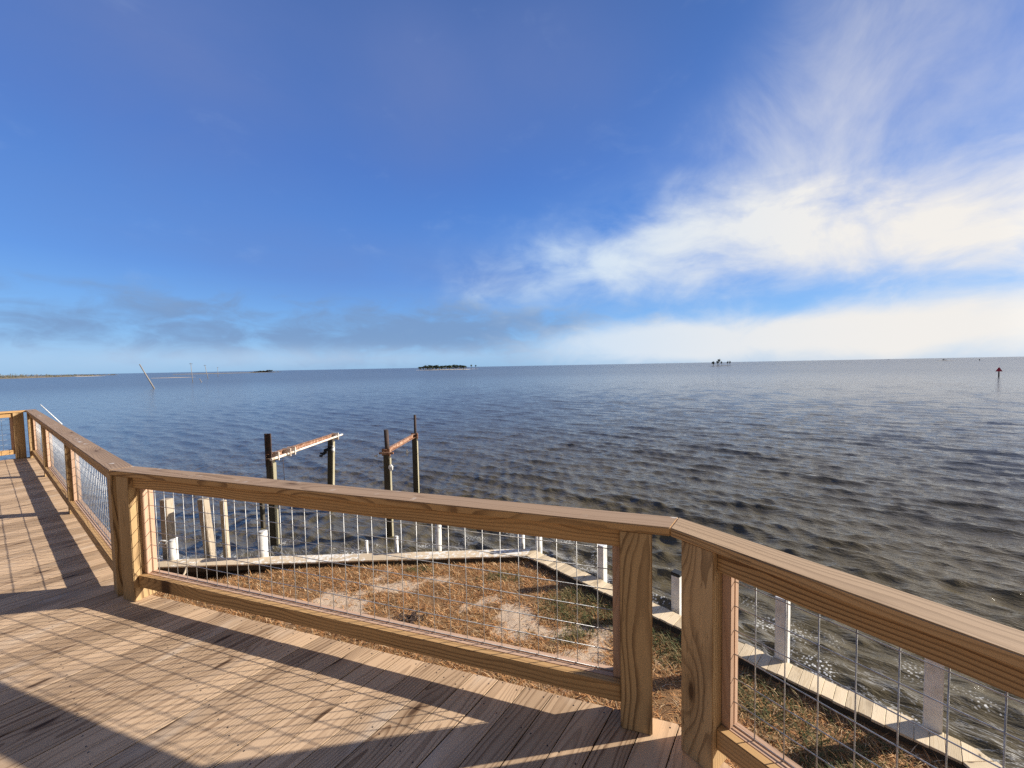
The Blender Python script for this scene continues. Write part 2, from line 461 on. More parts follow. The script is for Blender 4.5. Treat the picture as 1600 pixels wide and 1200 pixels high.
deck = thing('timber_deck', 'raised timber deck of weathered brown boards with railing shadows across it', 'deck', (0, 0, 0))
bd = B(); sc = B()
PITCH, BW = 0.1435, 0.1392
k0 = int(min(p.dot(bv) for p in dk_poly) / PITCH) - 1; k1 = int(max(p.dot(bv) for p in dk_poly) / PITCH) + 1
joists = np.arange(-14, 14, 0.406)
ledge = max(p.dot(bu) for p in dk_poly)
for k in range(k0, k1 + 1):
    poly = clip(clip(dk_poly, bv, k * PITCH + BW), -bv, -k * PITCH)
    if len(poly) < 3: continue
    lo = min(p.dot(bu) for p in poly); hi = max(p.dot(bu) for p in poly)
    if hi - lo < 0.08: continue
    # long boards are butted somewhere along their run
    cuts = []
    c0 = hi - random.uniform(3.2, 4.8)
    while c0 > lo + 0.6: cuts.append(c0); c0 -= 4.88
    bounds = [hi + 1] + cuts + [lo - 1]
    for a, b in zip(bounds[:-1], bounds[1:]):
        pp = clip(clip(poly, bu, a - 0.0015), -bu, -(b + 0.0015))
        cl = []
        for q in pp:
            if not cl or (q - cl[-1]).length > 1e-4: cl.append(q)
        if len(cl) > 2 and (cl[0] - cl[-1]).length < 1e-4: cl.pop()
        if len(cl) < 3: continue
        dz = random.uniform(-0.0012, 0.0012)
        near = min(q.length for q in cl) < 5
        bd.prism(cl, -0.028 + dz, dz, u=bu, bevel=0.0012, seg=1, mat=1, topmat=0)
        plo = min(p.dot(bu) for p in cl); phi = max(p.dot(bu) for p in cl)
        # screws: a pair over every second joist and at the outer ends
        js = [j for j in joists if plo + 0.05 < j < phi - 0.05] + [phi - 0.045, plo + 0.03]
        for j in js:
            for off in (0.026, BW - 0.026):
                q = bu * (j + random.uniform(-0.006, 0.006)) + bv * (k * PITCH + off + random.uniform(-0.004, 0.004))
                if q.length > 6: continue
                edge_ok = all((q - (dk_poly[i])).dot(nn) < E - 0.03 + 0 for i, nn in ((0, nA * 1), )) if False else True
                t = q + UP * (dz + 0.0006)
                ring = [sc.bm.verts.new(t + Vector((math.cos(a2) * 0.0042, math.sin(a2) * 0.0042, 0))) for a2 in np.linspace(0, 2 * math.pi, 7)[:-1]]
                sc.bm.faces.new(ring)
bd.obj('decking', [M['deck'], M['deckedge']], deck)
scr = sc.obj('screw_heads', M['screw'], deck); scr['kind'] = 'stuff'
# rim joist under the board ends and posts down to the ground
rj = B()
for a, b in ((corner(0, E - 0.05), corner(1, E - 0.05)), (corner(1, E - 0.05), corner(2, E - 0.05)), (corner(2, E - 0.05), P4 + nC * (E - 0.05))):
    u = (b - a).normalized(); n = Vector((-u.y, u.x, 0)); n = n if n.y > 0 else -n
    rj.box(a - n * 0.04 + UP * -0.27, u, n, UP, ((b - a).length, 0.038, 0.24))
rj.obj('rim_joist', M['joist'], deck)
for t in (P1, P2, P0, (P0 + P1) / 2, P2 + uC * 2.6, P4):
    q = B(); q.box(t + Vector((-0.1, -0.35, GROUND_Z - 0.3)), Vector((1, 0, 0)), Vector((0, 1, 0)), UP, (0.14, 0.14, -GROUND_Z + 0.27), grain='w'); q.obj('support_post', M['post'], deck)

# ------------------------------------------------------------------ seawall
WIN = V2(at(822, 868, WALL_Z))                        # inner corner of the cap
WR = V2(at(1492.8, 1184.5, WALL_Z))                   # along the right run, inner edge
WL = V2(at(241.7, 886, WALL_Z))
uR = (WR - WIN).normalized(); nR = Vector((-uR.y, uR.x, 0)); nR = nR if nR.x > 0 else -nR
uL = (WL - WIN).normalized(); nL = Vector((-uL.y, uL.x, 0)); nL = nL if nL.y > 0 else -nL
print('wall', WIN, uR, uL)
CAPW = 0.41
def wcorner(o): return offs(WIN, WIN, nR, nL, uR, uL, o)
def plank_cap(q, start, u, n, L, mat, skip=0.0, pitch=0.143):
    s = 0.0; i = 0
    while s < L:
        w = pitch - 0.004
        a = start + u * s + n * random.uniform(-0.012, 0.012)
        q.box(a + UP * (WALL_Z - 0.038 + random.uniform(-0.003, 0.003)), n, u, UP, (CAPW + random.uniform(-0.02, 0.02), w, 0.038), bevel=0.004, seg=1)
        s += pitch
LR = (WR - WIN).length
lap = max((wcorner(CAPW) - WIN).dot(uR), 0) + 0.02
NPL = int((LR + 0.15 - lap) / 0.143)
e0 = WIN + uR * (lap + 0.004 + NPL * 0.143)
uT = (Matrix.Rotation(R(-44), 3, 'Z') @ uR); nT = Vector((-uT.y, uT.x, 0)); nT = nT if nT.x > 0 else -nT
swr = thing('seawall', 'seawall on the right capped with short pale planks, cut off at an angle', 'seawall', tuple(WIN + uR * 4 + UP * WALL_Z))
q = B()
oc = wcorner(CAPW)
# mitred corner piece, then short planks, then the bent end
q.prism([WIN, WIN + uR * lap, WIN + uR * lap + nR * CAPW, oc], WALL_Z - 0.038, WALL_Z, u=nR, bevel=0.004)
plank_cap(q, WIN + uR * (lap + 0.004), uR, nR, NPL * 0.143 - 0.02, None)
q.obj('plank_cap', M['wallcap'], swr)
# the wall turns away at the near end
q = B()
q.prism([e0 + uR * 0.002, e0 + nT * 0.395, (e0 + nT * 0.41).lerp(e0 + nR * 0.41, 0.5) * 1.0 + (nT + nR) * 0.012, e0 + nR * 0.395 + uR * 0.002], WALL_Z - 0.038, WALL_Z - 0.001, u=nR, bevel=0.004)
plank_cap(q, e0 + uT * 0.004, uT, nT, 3.0, None)
q.obj('plank_cap', M['wallcap'], swr)
def wall_face(q, a, b, n, zb):
    u = (b - a).normalized(); L = (b - a).length; s = 0
    while s < L:
        w = min(0.24, L - s)
        q.box(a + u * s + n * (0.06 + random.uniform(-0.006, 0.006)) + UP * zb, u, n, UP, (w - 0.004, 0.055, WALL_Z - 0.040 - zb), bevel=0.004, seg=1, grain='w'); s += 0.24
q = B(); wall_face(q, WIN + nR * 0.2 + uR * 0.2, e0 + nR * 0.2, nR, WATER_Z - 0.8); wall_face(q, e0 + nR * 0.2, e0 + nT * 0.2 + uT * 3.2, nT, WATER_Z - 0.8); q.obj('sheet_wall', M['wall'], swr)
q = B(); q.box(WIN + uR * 0.1 + nR * 0.03 + UP * (WALL_Z - 0.04 - 0.14), uR, nR, UP, (LR + 0.2, 0.04, 0.138)); q.box(e0 + nT * 0.03 + UP * (WALL_Z - 0.18), uT, nT, UP, (3.2, 0.04, 0.138)); q.obj('wale_board', M['wall'], swr)
swl = thing('seawall', 'seawall behind the grass whose long cap boards have flaking white paint', 'seawall', tuple(WIN + uL * 5 + UP * WALL_Z))
q = B()
s = 0.0; first = True
while s < 16:
    L = random.uniform(2.2, 3.4)
    i0 = WIN + uL * (s + 0.003); i1 = WIN + uL * (s + L)
    o0 = (oc if first else WIN + uL * (s + 0.003) + nL * CAPW); o1 = i1 + nL * CAPW
    q.prism([i0, i1, o1, o0], WALL_Z - 0.042 + random.uniform(-.003, .003), WALL_Z + random.uniform(-.004, .002), u=uL, bevel=0.006)
    s += L; first = False
q.obj('cap_board', M['wallcap_painted'], swl)
q = B(); wall_face(q, WIN + nL * 0.22 + uL * 0.1, WIN + uL * 16 + nL * 0.22, nL, WATER_Z - 0.8); q.obj('sheet_wall', M['wall'], swl)
q = B(); q.box(WIN + uL * 16 + nL * 0.03 + UP * (WALL_Z - 0.182), -uL, nL, UP, (15.9, 0.04, 0.138)); q.obj('wale_board', M['wall'], swl)

# square vinyl posts standing at the outer edge of the right run
def vinyl_post(px, py, w, h, label, cap=None, u=uR, n=nR, mat='grey_vinyl'):
    b = V2(at(px, py, WALL_Z))
    r = thing('mooring_post', label, 'post', (b.x, b.y, WALL_Z), 'white posts along the seawall')
    q = B(); q.box(b - u * (w / 2) + UP * (WATER_Z - 0.6), u, n, UP, (w, w, WALL_Z + h - WATER_Z + 0.6), bevel=0.006); q.obj('shaft', M[mat], r)
    q = B()
    if cap: q.box(b - u * (w / 2 + 0.01) - n * 0.01 + UP * (WALL_Z + h + 0.0015), u, n, UP, (w + 0.02, w + 0.02, 0.07), bevel=0.012); q.obj('post_cap', M['black'], r)
    else: q.prism([b - u * (w / 2 + .006) - n * .006, b + u * (w / 2 + .006) - n * .006, b + u * (w / 2 + .006) + n * (w + .006), b - u * (w / 2 + .006) + n * (w + .006)], WALL_Z + h + 0.0015, WALL_Z + h + 0.03, bevel=0.01); q.obj('post_cap', M[mat], r)
vinyl_post(938, 903, 0.17, 0.76, 'pale square post on the right seawall just left of the railing corner post')
vinyl_post(1055, 952, 0.17, 0.70, 'pale square post with a black cap between the two corner posts', cap=True)
vinyl_post(1220, 1031, 0.185, 1.05, 'pale square post on the seawall behind the near railing, left of another')
vinyl_post(1457, 1141, 0.185, 1.05, 'grey white square post nearest the cut off end of the seawall')

def round_post(px, py, rad, h, label, name='pipe_post', mat='pvc', lean=(0, 0), group='white posts along the seawall', z=WALL_Z, below=WATER_Z - 0.6):
    b = V2(at(px, py, z))
    r = thing(name, label, 'post', (b.x, b.y, z), group)
    q = B(); q.tube([b + Vector((-lean[0], -lean[1], below)), b + Vector((lean[0], lean[1], z + h))], rad, 16); q.obj('shaft', M[mat], r)
    q = B(); q.tube([b + Vector((lean[0], lean[1], z + h + 0.001)), b + Vector((lean[0], lean[1], z + h + 0.02))], [rad * 1.06, rad * 0.7], 16); q.obj('post_cap', M[mat], r)
    return r
round_post(272, 873, 0.10, 0.52, 'short white pipe post standing before the leftmost bleached timber pile')
round_post(412, 868, 0.115, 0.68, 'thick white pipe post on the seawall right of the timber piles')
round_post(685, 857, 0.085, 0.80, 'tall white pipe post on the seawall below the middle railing', lean=(0.02, 0))
round_post(816, 852, 0.075, 0.50, 'small white pipe post left of the seawall corner')
round_post(842, 857, 0.095, 0.60, 'white pipe post right of the seawall corner')
round_post(573, 859, 0.045, 0.25, 'thin short white stub on the seawall, left of the taller stub')
round_post(620, 858, 0.05, 0.36, 'thin white stub on the seawall below the right boat lift')

# timber piles behind the left run
def square_pile(px, dist_out, w, top_y, lean, rot, label, mat='pile_bleached', bot=WATER_Z - 1):
    # stands dist_out metres beyond the seawall
    base_line = WIN + nL * (CAPW + dist_out)
    d = ROT @ Vector(((px - 800) / F_PX, (600 - 850) / F_PX, -1)); d2 = Vector((d.x, d.y, 0))
    t = base_line.dot(nL) / d2.dot(nL)
    b = d2 * t
    top = at_dist(px, top_y, b.length)
    r = thing('timber_pile', label, 'pile', (b.x, b.y, WATER_Z), 'timber piles behind the seawall')
    q = B(); H = top.z - bot
    u = Vector((math.cos(rot), math.sin(rot), 0)); n = Vector((-u.y, u.x, 0))
    ax = (Vector((lean[0], lean[1], 1))).normalized()
    q.box(b - u * w / 2 - n * w / 2 + UP * bot - Vector((lean[0], lean[1], 0)) * H, u, n, ax, (w, w, H), bevel=0.012, grain='w')
    q.obj('shaft', M[mat], r)
    return r, b, top
square_pile(264, 0.35, 0.215, 779, (0.0, 0), R(-6), 'leftmost bleached timber pile with rope and white pipe before it')
square_pile(321, 0.45, 0.20, 778, (-0.075, 0), R(-4), 'leaning bleached timber pile, second from left behind the seawall')
square_pile(352, 0.8, 0.135, 781, (-0.02, 0), R(2), 'narrow bleached timber pile, third from left behind the seawall')
square_pile(412.5, 4.5, 0.13, 778, (0.0, 0), R(-5), 'thin dark timber pile standing in water beyond the thick pipe post', 'pile_green')
# rope coil on the leftmost pile
rc = V2(at(262, 873, WALL_Z)); rz = at_dist(262, 845, rc.length).z
q = B(); ring = []
for i in range(40):
    a = i / 39 * 4 * math.pi
    ring.append((rc.x - 0.02 + 0.11 * math.cos(a), rc.y - 0.1 + 0.012 * math.sin(a * 3), rz + 0.055 * math.sin(a) + 0.004 * i / 39))
q.tube(ring, 0.022, 6); q.tube([(rc.x + 0.08, rc.y - 0.1, rz), (rc.x + 0.17, rc.y + 0.0, rz + 0.03), (rc.x + 0.22, rc.y + 0.1, rz + 0.05)], 0.018, 6)
o = q.obj('rope_coil', M['rope']); tag(o, 'white rope looped round the leftmost timber pile', 'rope')

st_ = at(283, 905, GROUND_Z); st2 = at(296, 896, GROUND_Z)
q = B(); q.tube([Vector((st_.x, st_.y, GROUND_Z + 0.02)), (st_ + st2) / 2 + UP * 0.10, Vector((st2.x, st2.y - 0.1, GROUND_Z + 0.22))], [0.022, 0.028, 0.018], 7)
o = q.obj('driftwood_stick', M['pile_bleached']); tag(o, 'pale stick lying in the washed out hollow at the left seawall', 'stick')
# ------------------------------------------------------------------ boat lifts
def lift(root, near_px, near_base_y, top_y, far_px, far_top_y, guide_y, far_guide_y, pipe, rad):
    b = V2(at(near_px, near_base_y, WATER_Z)); dist = b.length
    top = at_dist(near_px, top_y, dist); zt = top.z
    f = at(far_px, far_top_y, zt); f2 = V2(f)
    root.location = (b.x, b.y, WATER_Z)
    ax = (f2 - b).normalized(); sd = Vector((ax.y, -ax.x, 0))
    for p, zz in ((b, zt), (f2, zt)):
        q = B(); lean = Vector((0.10, 0, 0)) if (pipe and p is f2) else Vector((0, 0, 0))
        q.box(p - Vector((rad, rad, 0)) - lean * 2.0 + UP * (WATER_Z - 1), Vector((1, 0, 0)), Vector((0, 1, 0)), (UP + lean * 0.45).normalized(), (rad * 2, rad * 2, zz - WATER_Z + 1), bevel=rad * 0.16, seg=2, grain='w'); q.obj('pile', M['pile_green'], root)
        lit_w = (0.03 if p is b else 0.025) if pipe else (0.02 if p is b else 0.015)  # added pale strip stands in for the sunlit side of each pile
        q = B(); q.box(p + Vector((rad + 0.001, -rad * 0.9, 0)) - lean * 2.0 + UP * (WATER_Z - 1), Vector((1, 0, 0)), Vector((0, 1, 0)), (UP + lean * 0.45).normalized(), (lit_w, rad * 1.7, zz - WATER_Z + 0.86), bevel=0.006, grain='w'); q.obj('lit_edge', M['litedge'], root)
    # steel beam (channel) from pile to pile
    q = B(); L = (f2 - b).length + 0.35
    s0 = b - ax * 0.15
    q.box(s0 - sd * 0.06 + UP * (zt + 0.02), ax, sd, UP, (L, 0.012, 0.17), bevel=0.002)
    q.box(s0 - sd * 0.046 + UP * (zt + 0.02), ax, sd, UP, (L, 0.10, 0.012), bevel=0.002)
    q.box(s0 - sd * 0.046 + UP * (zt + 0.178), ax, sd, UP, (L, 0.10, 0.012), bevel=0.002)
    q.obj('beam', M['rust'], root)
    if pipe:
        q = B(); a0 = b + sd * 0.17 - ax * 0.2 + UP * (zt + 0.02)
        q.tube([a0, a0 + ax * 0.75], 0.05, 10); q.tube([a0 + ax * 0.80, a0 + ax * (L + 0.45) + UP * 0.05], 0.042, 10)
        q.obj('drive_pipe', M['palesteel'], root)
        for t in (0.1, 0.72, 0.98, L * 0.95):
            c = b + ax * t
            q = B(); q.box(c - sd * 0.085 + UP * (zt - 0.08), ax, sd, UP, (0.035, 0.33, 0.30), bevel=0.006); q.obj('bracket', M['palesteel'], root)
    else:
        for t in (-0.1, L - 0.40):
            c = b + ax * t
            q = B(); q.box(c - sd * 0.15 + UP * (zt - 0.05), ax, sd, UP, (0.07, 0.30, 0.26), bevel=0.01); q.obj('bracket', M['rust'], root)
        q = B(); q.box(b - ax * 0.2 - sd * 0.22 + UP * (zt + 0.03), sd, ax, UP, (0.52, 0.09, 0.07), bevel=0.01); q.obj('cross_bar', M['rust'], root)
    # guide uprights
    for p, gy, px in ((b, guide_y, near_px), (f2, far_guide_y, far_px)):
        if gy is None: continue
        g = at_dist(px, gy, p.length)
        q = B()
        if pipe:
            for dx in (-0.075, 0.075):
                q.box(p + Vector((dx - 0.035, -0.12, zt - 0.25)), Vector((1, 0, 0)), Vector((0, 1, 0)), UP, (0.07, 0.05, g.z - zt + 0.25), bevel=0.006)
            q.box(p + Vector((-0.036, -0.10, zt - 0.25)), Vector((1, 0, 0)), Vector((0, 1, 0)), UP, (0.072, 0.012, g.z - zt + 0.25), bevel=0.002)
        else:
            w = 0.08 if p is b else 0.055
            q.tube([p + Vector((0.04, -0.02, zt - 0.3)), p + Vector((0.0 if p is b else 0.04, -0.02, g.z))], w, 10)
        q.obj('guide_upright', M['darkrust'], root)
    return b, f2, zt, ax, sd
r = thing('boat_lift', 'left boat lift, two piles joined by a rusty beam with a pale pipe', 'boat lift', group='boat lift frames in the water')
b, f2, zt, ax, sd = lift(r, 429, 850, 716, 518, 685, 676, None, True, 0.11)
q = B(); h0 = b + ax * 0.35 + sd * 0.2 + UP * zt
q.tube([h0, h0 + Vector((0.03, 0, -1.05))], 0.010, 5); q.obj('cable', M['darkrust'], r)
for c_, r_ in (((0.06, 0, -1.13), (0.11, 0.07, 0.12)), ((-0.08, 0, -1.2), (0.05, 0.05, 0.04)), ((-0.1, 0, -1.42), (0.06, 0.05, 0.05))):
    q = B(); q.blob(h0 + Vector(c_), r_, jit=0.25); q.obj('pulley_block', M['rope'], r)
q = B(); fx = f2 - ax * 0.25 + sd * 0.16 + UP * zt
q.tube([fx, fx + Vector((0.02, 0, -0.55))], 0.02, 5)
for i in range(9): q.blob(fx + Vector((-0.05 - 0.055 * i, 0, -0.30 - 0.05 * i + 0.04 * math.sin(i * 2))), (0.10, 0.07, 0.08 if i < 7 else 0.05), jit=0.3, sub=1)
q.obj('strap', M['cloth'], r)
q = B(); q.blob(fx + Vector((0.07, -0.05, -0.42)), (0.06, 0.06, 0.15), jit=0.2); q.obj('pulley_block', M['rope'], r)
r = thing('boat_lift', 'right boat lift with tall dark uprights above a short rusty beam', 'boat lift', group='boat lift frames in the water')
b, f2, zt, ax, sd = lift(r, 609, 838, 709, 648, 684, 671, 648, False, 0.105)
for c_, r_ in ((b + Vector((-0.36, -0.1, zt - 0.02)), (0.07, 0.06, 0.06)), (b + Vector((0.17, -0.14, zt - 0.48)), (0.08, 0.05, 0.12)), (f2 + Vector((-0.33, -0.1, zt - 0.62)), (0.05, 0.05, 0.16))):
    q = B(); q.blob(c_, r_, jit=0.25); q.obj('pulley_block', M['rope'], r)

# ------------------------------------------------------------------ ground and grass
def vnoise(x, y, s, seed):
    x = x / s + seed * 17.13; y = y / s + seed * 5.71
    xi = np.floor(x).astype(int); yi = np.floor(y).astype(int); xf = x - xi; yf = y - yi
    def h(a, b):
        n = (a * 374761393 + b * 668265263 + seed * 1013904223) & 0x7fffffff
        n = ((n ^ (n >> 13)) * 1274126177) & 0x7fffffff
        return (n ^ (n >> 16)) % 65536 / 65535.0
    u = xf * xf * (3 - 2 * xf); v = yf * yf * (3 - 2 * yf)
    return (h(xi, yi) * (1 - u) + h(xi + 1, yi) * u) * (1 - v) + (h(xi, yi + 1) * (1 - u) + h(xi + 1, yi + 1) * u) * v
def fbm(x, y, s, seed, o=4):
    t = 0; a = 0.5; n = 0
    for i in range(o): t = t + a * vnoise(x, y, s, seed + i); n += a; a *= 0.55; s *= 0.5
    return t / n

gpatch = lambda px, py, rx, ry, w: (*at(px, py, GROUND_Z).xy, rx, ry, w)
SAND = [gpatch(*a) for a in ((560, 945, 1.1, 0.7, 0.9), (500, 905, 0.9, 0.5, 0.35), (740, 945, 0.5, 0.35, 0.7), (810, 965, 0.35, 0.28, 0.8), (835, 990, 0.6, 0.22, 1.1), (880, 1030, 0.55, 0.22, 1.0),
        (930, 1050, 0.5, 0.25, 0.9), (250, 905, 1.2, 0.5, 0.6), (950, 985, 0.25, 0.2, 0.5), (420, 940, 1.0, 0.5, 0.4), (640, 910, 0.5, 0.3, 0.35), (1150, 1170, 0.3, 0.2, 0.5), (350, 880, 0.8, 0.2, 0.4))]
GREEN = [gpatch(*a) for a in ((930, 945, 1.4, 0.5, 0.9), (985, 960, 1.1, 0.7, 0.8), (1050, 1000, 1.0, 0.6, 0.8), (660, 893, 0.5, 0.22, 0.8), (785, 905, 0.6, 0.25, 0.8), (890, 1000, 0.4, 0.2, 0.7), (815, 990, 0.15, 0.12, 0.8),
         (1160, 1080, 0.8, 0.5, 0.7), (1330, 1190, 1.0, 0.6, 0.8), (370, 872, 0.7, 0.2, 0.6), (1050, 1010, 0.6, 0.5, 0.5), (910, 985, 0.3, 0.2, 0.6), (1200, 1110, 0.6, 0.3, 0.5))]
def field(ps, x, y):
    t = np.zeros_like(x)
    for (cx, cy, rx, ry, w) in ps: t += w * np.exp(-(((x - cx) / rx) ** 2 + ((y - cy) / ry) ** 2))
    return t
def sand_of(x, y): return field(SAND, x, y) * np.clip(3.4 * (fbm(x, y, 0.42, 3) - 0.26), 0, 1.5) + 1.8 * (fbm(x, y, 0.8, 9) - 0.62)
def green_of(x, y): return field(GREEN, x, y) * (0.5 + 1.4 * fbm(x, y, 0.5, 21)) + 1.2 * (fbm(x, y, 0.8, 27) - 0.62)
def gz(x, y):
    z = GROUND_Z + 0.10 * (fbm(x, y, 2.2, 41) - 0.5) + 0.035 * (fbm(x, y, 0.35, 47) - 0.5)
    # washed out hollow at the left wall
    hx, hy = at(290, 892, GROUND_Z).xy
    z = z - 0.30 * np.exp(-(((x - hx) / 1.7) ** 2 + ((y - hy) / 0.55) ** 2))
    return z
def inside(x, y, m=0.0):
    a = (x - WIN.x) * nR.x + (y - WIN.y) * nR.y < 0.21 + m
    b = (x - WIN.x) * nL.x + (y - WIN.y) * nL.y < 0.23 + m
    c = (x - e0.x) * nT.x + (y - e0.y) * nT.y < 0.21 + m
    return a & b & c
NX, NY = 420, 320
gx = np.linspace(-16, 9, NX); gy = np.linspace(-7, 11.6, NY)
GX, GY = np.meshgrid(gx, gy)
GZ = gz(GX, GY); SA = sand_of(GX, GY); GR = green_of(GX, GY)
ins = inside(GX, GY)
idx = np.arange(NX * NY).reshape(NY, NX)
ok = (ins[:-1, :-1] & ins[1:, :-1] & ins[:-1, 1:] & ins[1:, 1:])
quads = np.stack([idx[:-1, :-1], idx[:-1, 1:], idx[1:, 1:], idx[1:, :-1]], -1)[ok]
used = np.unique(quads); remap = -np.ones(NX * NY, int); remap[used] = np.arange(len(used))
def np_mesh(name, verts, faces, k):
    me = bpy.data.meshes.new(name)
    me.vertices.add(len(verts)); me.vertices.foreach_set('co', np.asarray(verts, np.float32).ravel())
    f = np.asarray(faces, np.int32)
    me.loops.add(f.size); me.loops.foreach_set('vertex_index', f.ravel())
    me.polygons.add(len(f)); me.polygons.foreach_set('loop_start', np.arange(len(f), dtype=np.int32) * k)
    me.polygons.foreach_set('loop_total', np.full(len(f), k, np.int32))
    me.update(calc_edges=True); me.validate(clean_customdata=False)
    return me
gv = np.stack([GX.ravel(), GY.ravel(), GZ.ravel()], -1)[used]
me = np_mesh('ground', gv, remap[quads], 4)
a = me.attributes.new('sand', 'FLOAT', 'POINT'); a.data.foreach_set('value', SA.ravel()[used].astype(np.float32))
a = me.attributes.new('green', 'FLOAT', 'POINT'); a.data.foreach_set('value', GR.ravel()[used].astype(np.float32))
m, nt, p = new_mat('sandy_ground')
oc_ = nt.nodes.new('ShaderNodeTexCoord').outputs['Object']
sv = X(nt, attr(nt, 'sand').outputs['Fac']); gvn = X(nt, attr(nt, 'green').outputs['Fac'])
n1 = noise(nt, oc_, 9, 6, 0.65); n2 = noise(nt, oc_, 55, 4, 0.6); n3 = noise(nt, oc_, 300, 2, 0.5)
sandc = mixc(nt, n2.ss(0.3, 0.7), (0.64, 0.49, 0.35), (0.46, 0.325, 0.21))
soil = mixc(nt, n2.ss(0.35, 0.7), (0.30, 0.165, 0.075), (0.15, 0.085, 0.04))
cg = mixc(nt, (sv + (n1 - 0.5) * 0.9).ss(0.12, 0.42), soil, sandc)
cg = mixc(nt, (n3.ss(0.60, 0.70) * 0.6), cg, (0.16, 0.10, 0.05))
nt.links.new(cg, p.inputs['Base Color']); p.inputs['Roughness'].default_value = 0.95; p.inputs['Specular IOR Level'].default_value = 0.15
nt.links.new(bump(nt, n1 * 0.6 + n2 * 0.4 + n3 * 0.15, 0.8, 0.03), p.inputs['Normal'])
g_o = mesh_obj('ground', me, m, smooth=True); tag(g_o, 'sandy ground patched with dry grass inside the seawall', kind='structure')

def blades(name, n, dens, cols, hmin, hmax, flat, width, label):
    # candidates over the visible yard
    x = rng.uniform(-13, 8, n * 4); y = rng.uniform(-1.0, 11.4, n * 4)
    keep = inside(x, y, -0.30) & (rng.uniform(0, 1, x.size) < dens(x, y))
    # only what the camera side of the yard shows well
    keep &= (np.hypot(x, y) > 1.0)
    x = x[keep][:n]; y = y[keep][:n]; n = len(x)
    z = gz(x, y) - 0.005
    th = rng.uniform(0, 2 * np.pi, n); L = rng.uniform(hmin, hmax, n); fl = np.clip(rng.normal(flat, 0.22, n), 0.05, 1.45)
    dx, dy = np.cos(th), np.sin(th); wx, wy = -dy, dx
    curl = rng.uniform(0.1, 0.7, n)
    w = width * rng.uniform(0.6, 1.3, n)
    P = np.stack([x, y, z], -1)
    def along(t):
        ang = fl + curl * t                       # angle away from the vertical
        return np.stack([dx * np.sin(ang), dy * np.sin(ang), np.cos(ang)], -1)
    m1 = P + along(0.0) * (L * 0.5)[:, None]; tip = m1 + along(1.0) * (L * 0.5)[:, None]
    tip[:, 2] = np.maximum(tip[:, 2], z + 0.012 + 0.0); m1[:, 2] = np.maximum(m1[:, 2], z + 0.01)
    W = np.stack([wx * w, wy * w, np.zeros(n)], -1)
    verts = np.stack([P - W, P + W, m1 - W * 0.8, m1 + W * 0.8, tip], 1).reshape(-1, 3)
    b = np.arange(n) * 5
    tris = np.concatenate([np.stack([b, b + 1, b + 3], -1), np.stack([b, b + 3, b + 2], -1), np.stack([b + 2, b + 3, b + 4], -1)])
    me = np_mesh(name, verts, tris, 3)
    cc = np.array(cols)[rng.integers(0, len(cols), n)] * rng.uniform(0.75, 1.2, (n, 1))
    ca = me.attributes.new('tint', 'FLOAT_COLOR', 'POINT')
    c4 = np.concatenate([np.repeat(cc, 5, 0), np.ones((n * 5, 1))], -1).astype(np.float32)
    ca.data.foreach_set('color', c4.ravel())
    m, nt, p = new_mat(name + '_blades')
    col = attr(nt, 'tint').outputs['Color']
    nt.links.new(col, p.inputs['Base Color']); p.inputs['Roughness'].default_value = 0.7; p.inputs['Specular IOR Level'].default_value = 0.2
    tr = nt.nodes.new('ShaderNodeBsdfTranslucent'); nt.links.new(col, tr.inputs['Color'])
    mx = nt.nodes.new('ShaderNodeMixShader'); mx.inputs[0].default_value = 0.35
    nt.links.new(p.outputs[0], mx.inputs[1]); nt.links.new(tr.outputs[0], mx.inputs[2])
    nt.links.new(mx.outputs[0], nt.nodes['Material Output'].inputs['Surface'])
    o = mesh_obj(name, me, m); tag(o, label, 'grass', kind='stuff'); return o

def dry_d(x, y):
    s = sand_of(x, y); g = green_of(x, y)
    d = np.clip(1.5 - 3.0 * np.clip(s, 0, 1), 0.07, 1) * np.clip(1.2 - 1.2 * np.clip(g, 0, 1), 0.2, 1)
    return d * np.clip(3.2 * (fbm(x, y, 0.32, 61) - 0.28), 0.10, 1)
def green_d(x, y):
    g = green_of(x, y); s = sand_of(x, y)
    return np.clip(g * 2.2 - 0.35, 0, 1) * np.clip(1.1 - 1.2 * np.clip(s, 0, 1), 0.1, 1) * (0.4 + 0.8 * fbm(x, y, 0.25, 66))
blades('dry_grass', 230000, dry_d, [(0.68, 0.42, 0.20), (0.58, 0.30, 0.12), (0.80, 0.58, 0.34), (0.48, 0.23, 0.085), (0.72, 0.39, 0.16), (0.30, 0.17, 0.075), (0.42, 0.28, 0.13)], 0.06, 0.24, 1.22, 0.0060, 'dry straw coloured grass matted over the sandy yard')
blades('green_grass', 75000, green_d, [(0.12, 0.135, 0.050), (0.16, 0.165, 0.065), (0.09, 0.105, 0.040), (0.24, 0.20, 0.085), (0.30, 0.225, 0.10)], 0.07, 0.24, 0.85, 0.0062, 'olive green grass growing in patches beside the right seawall')

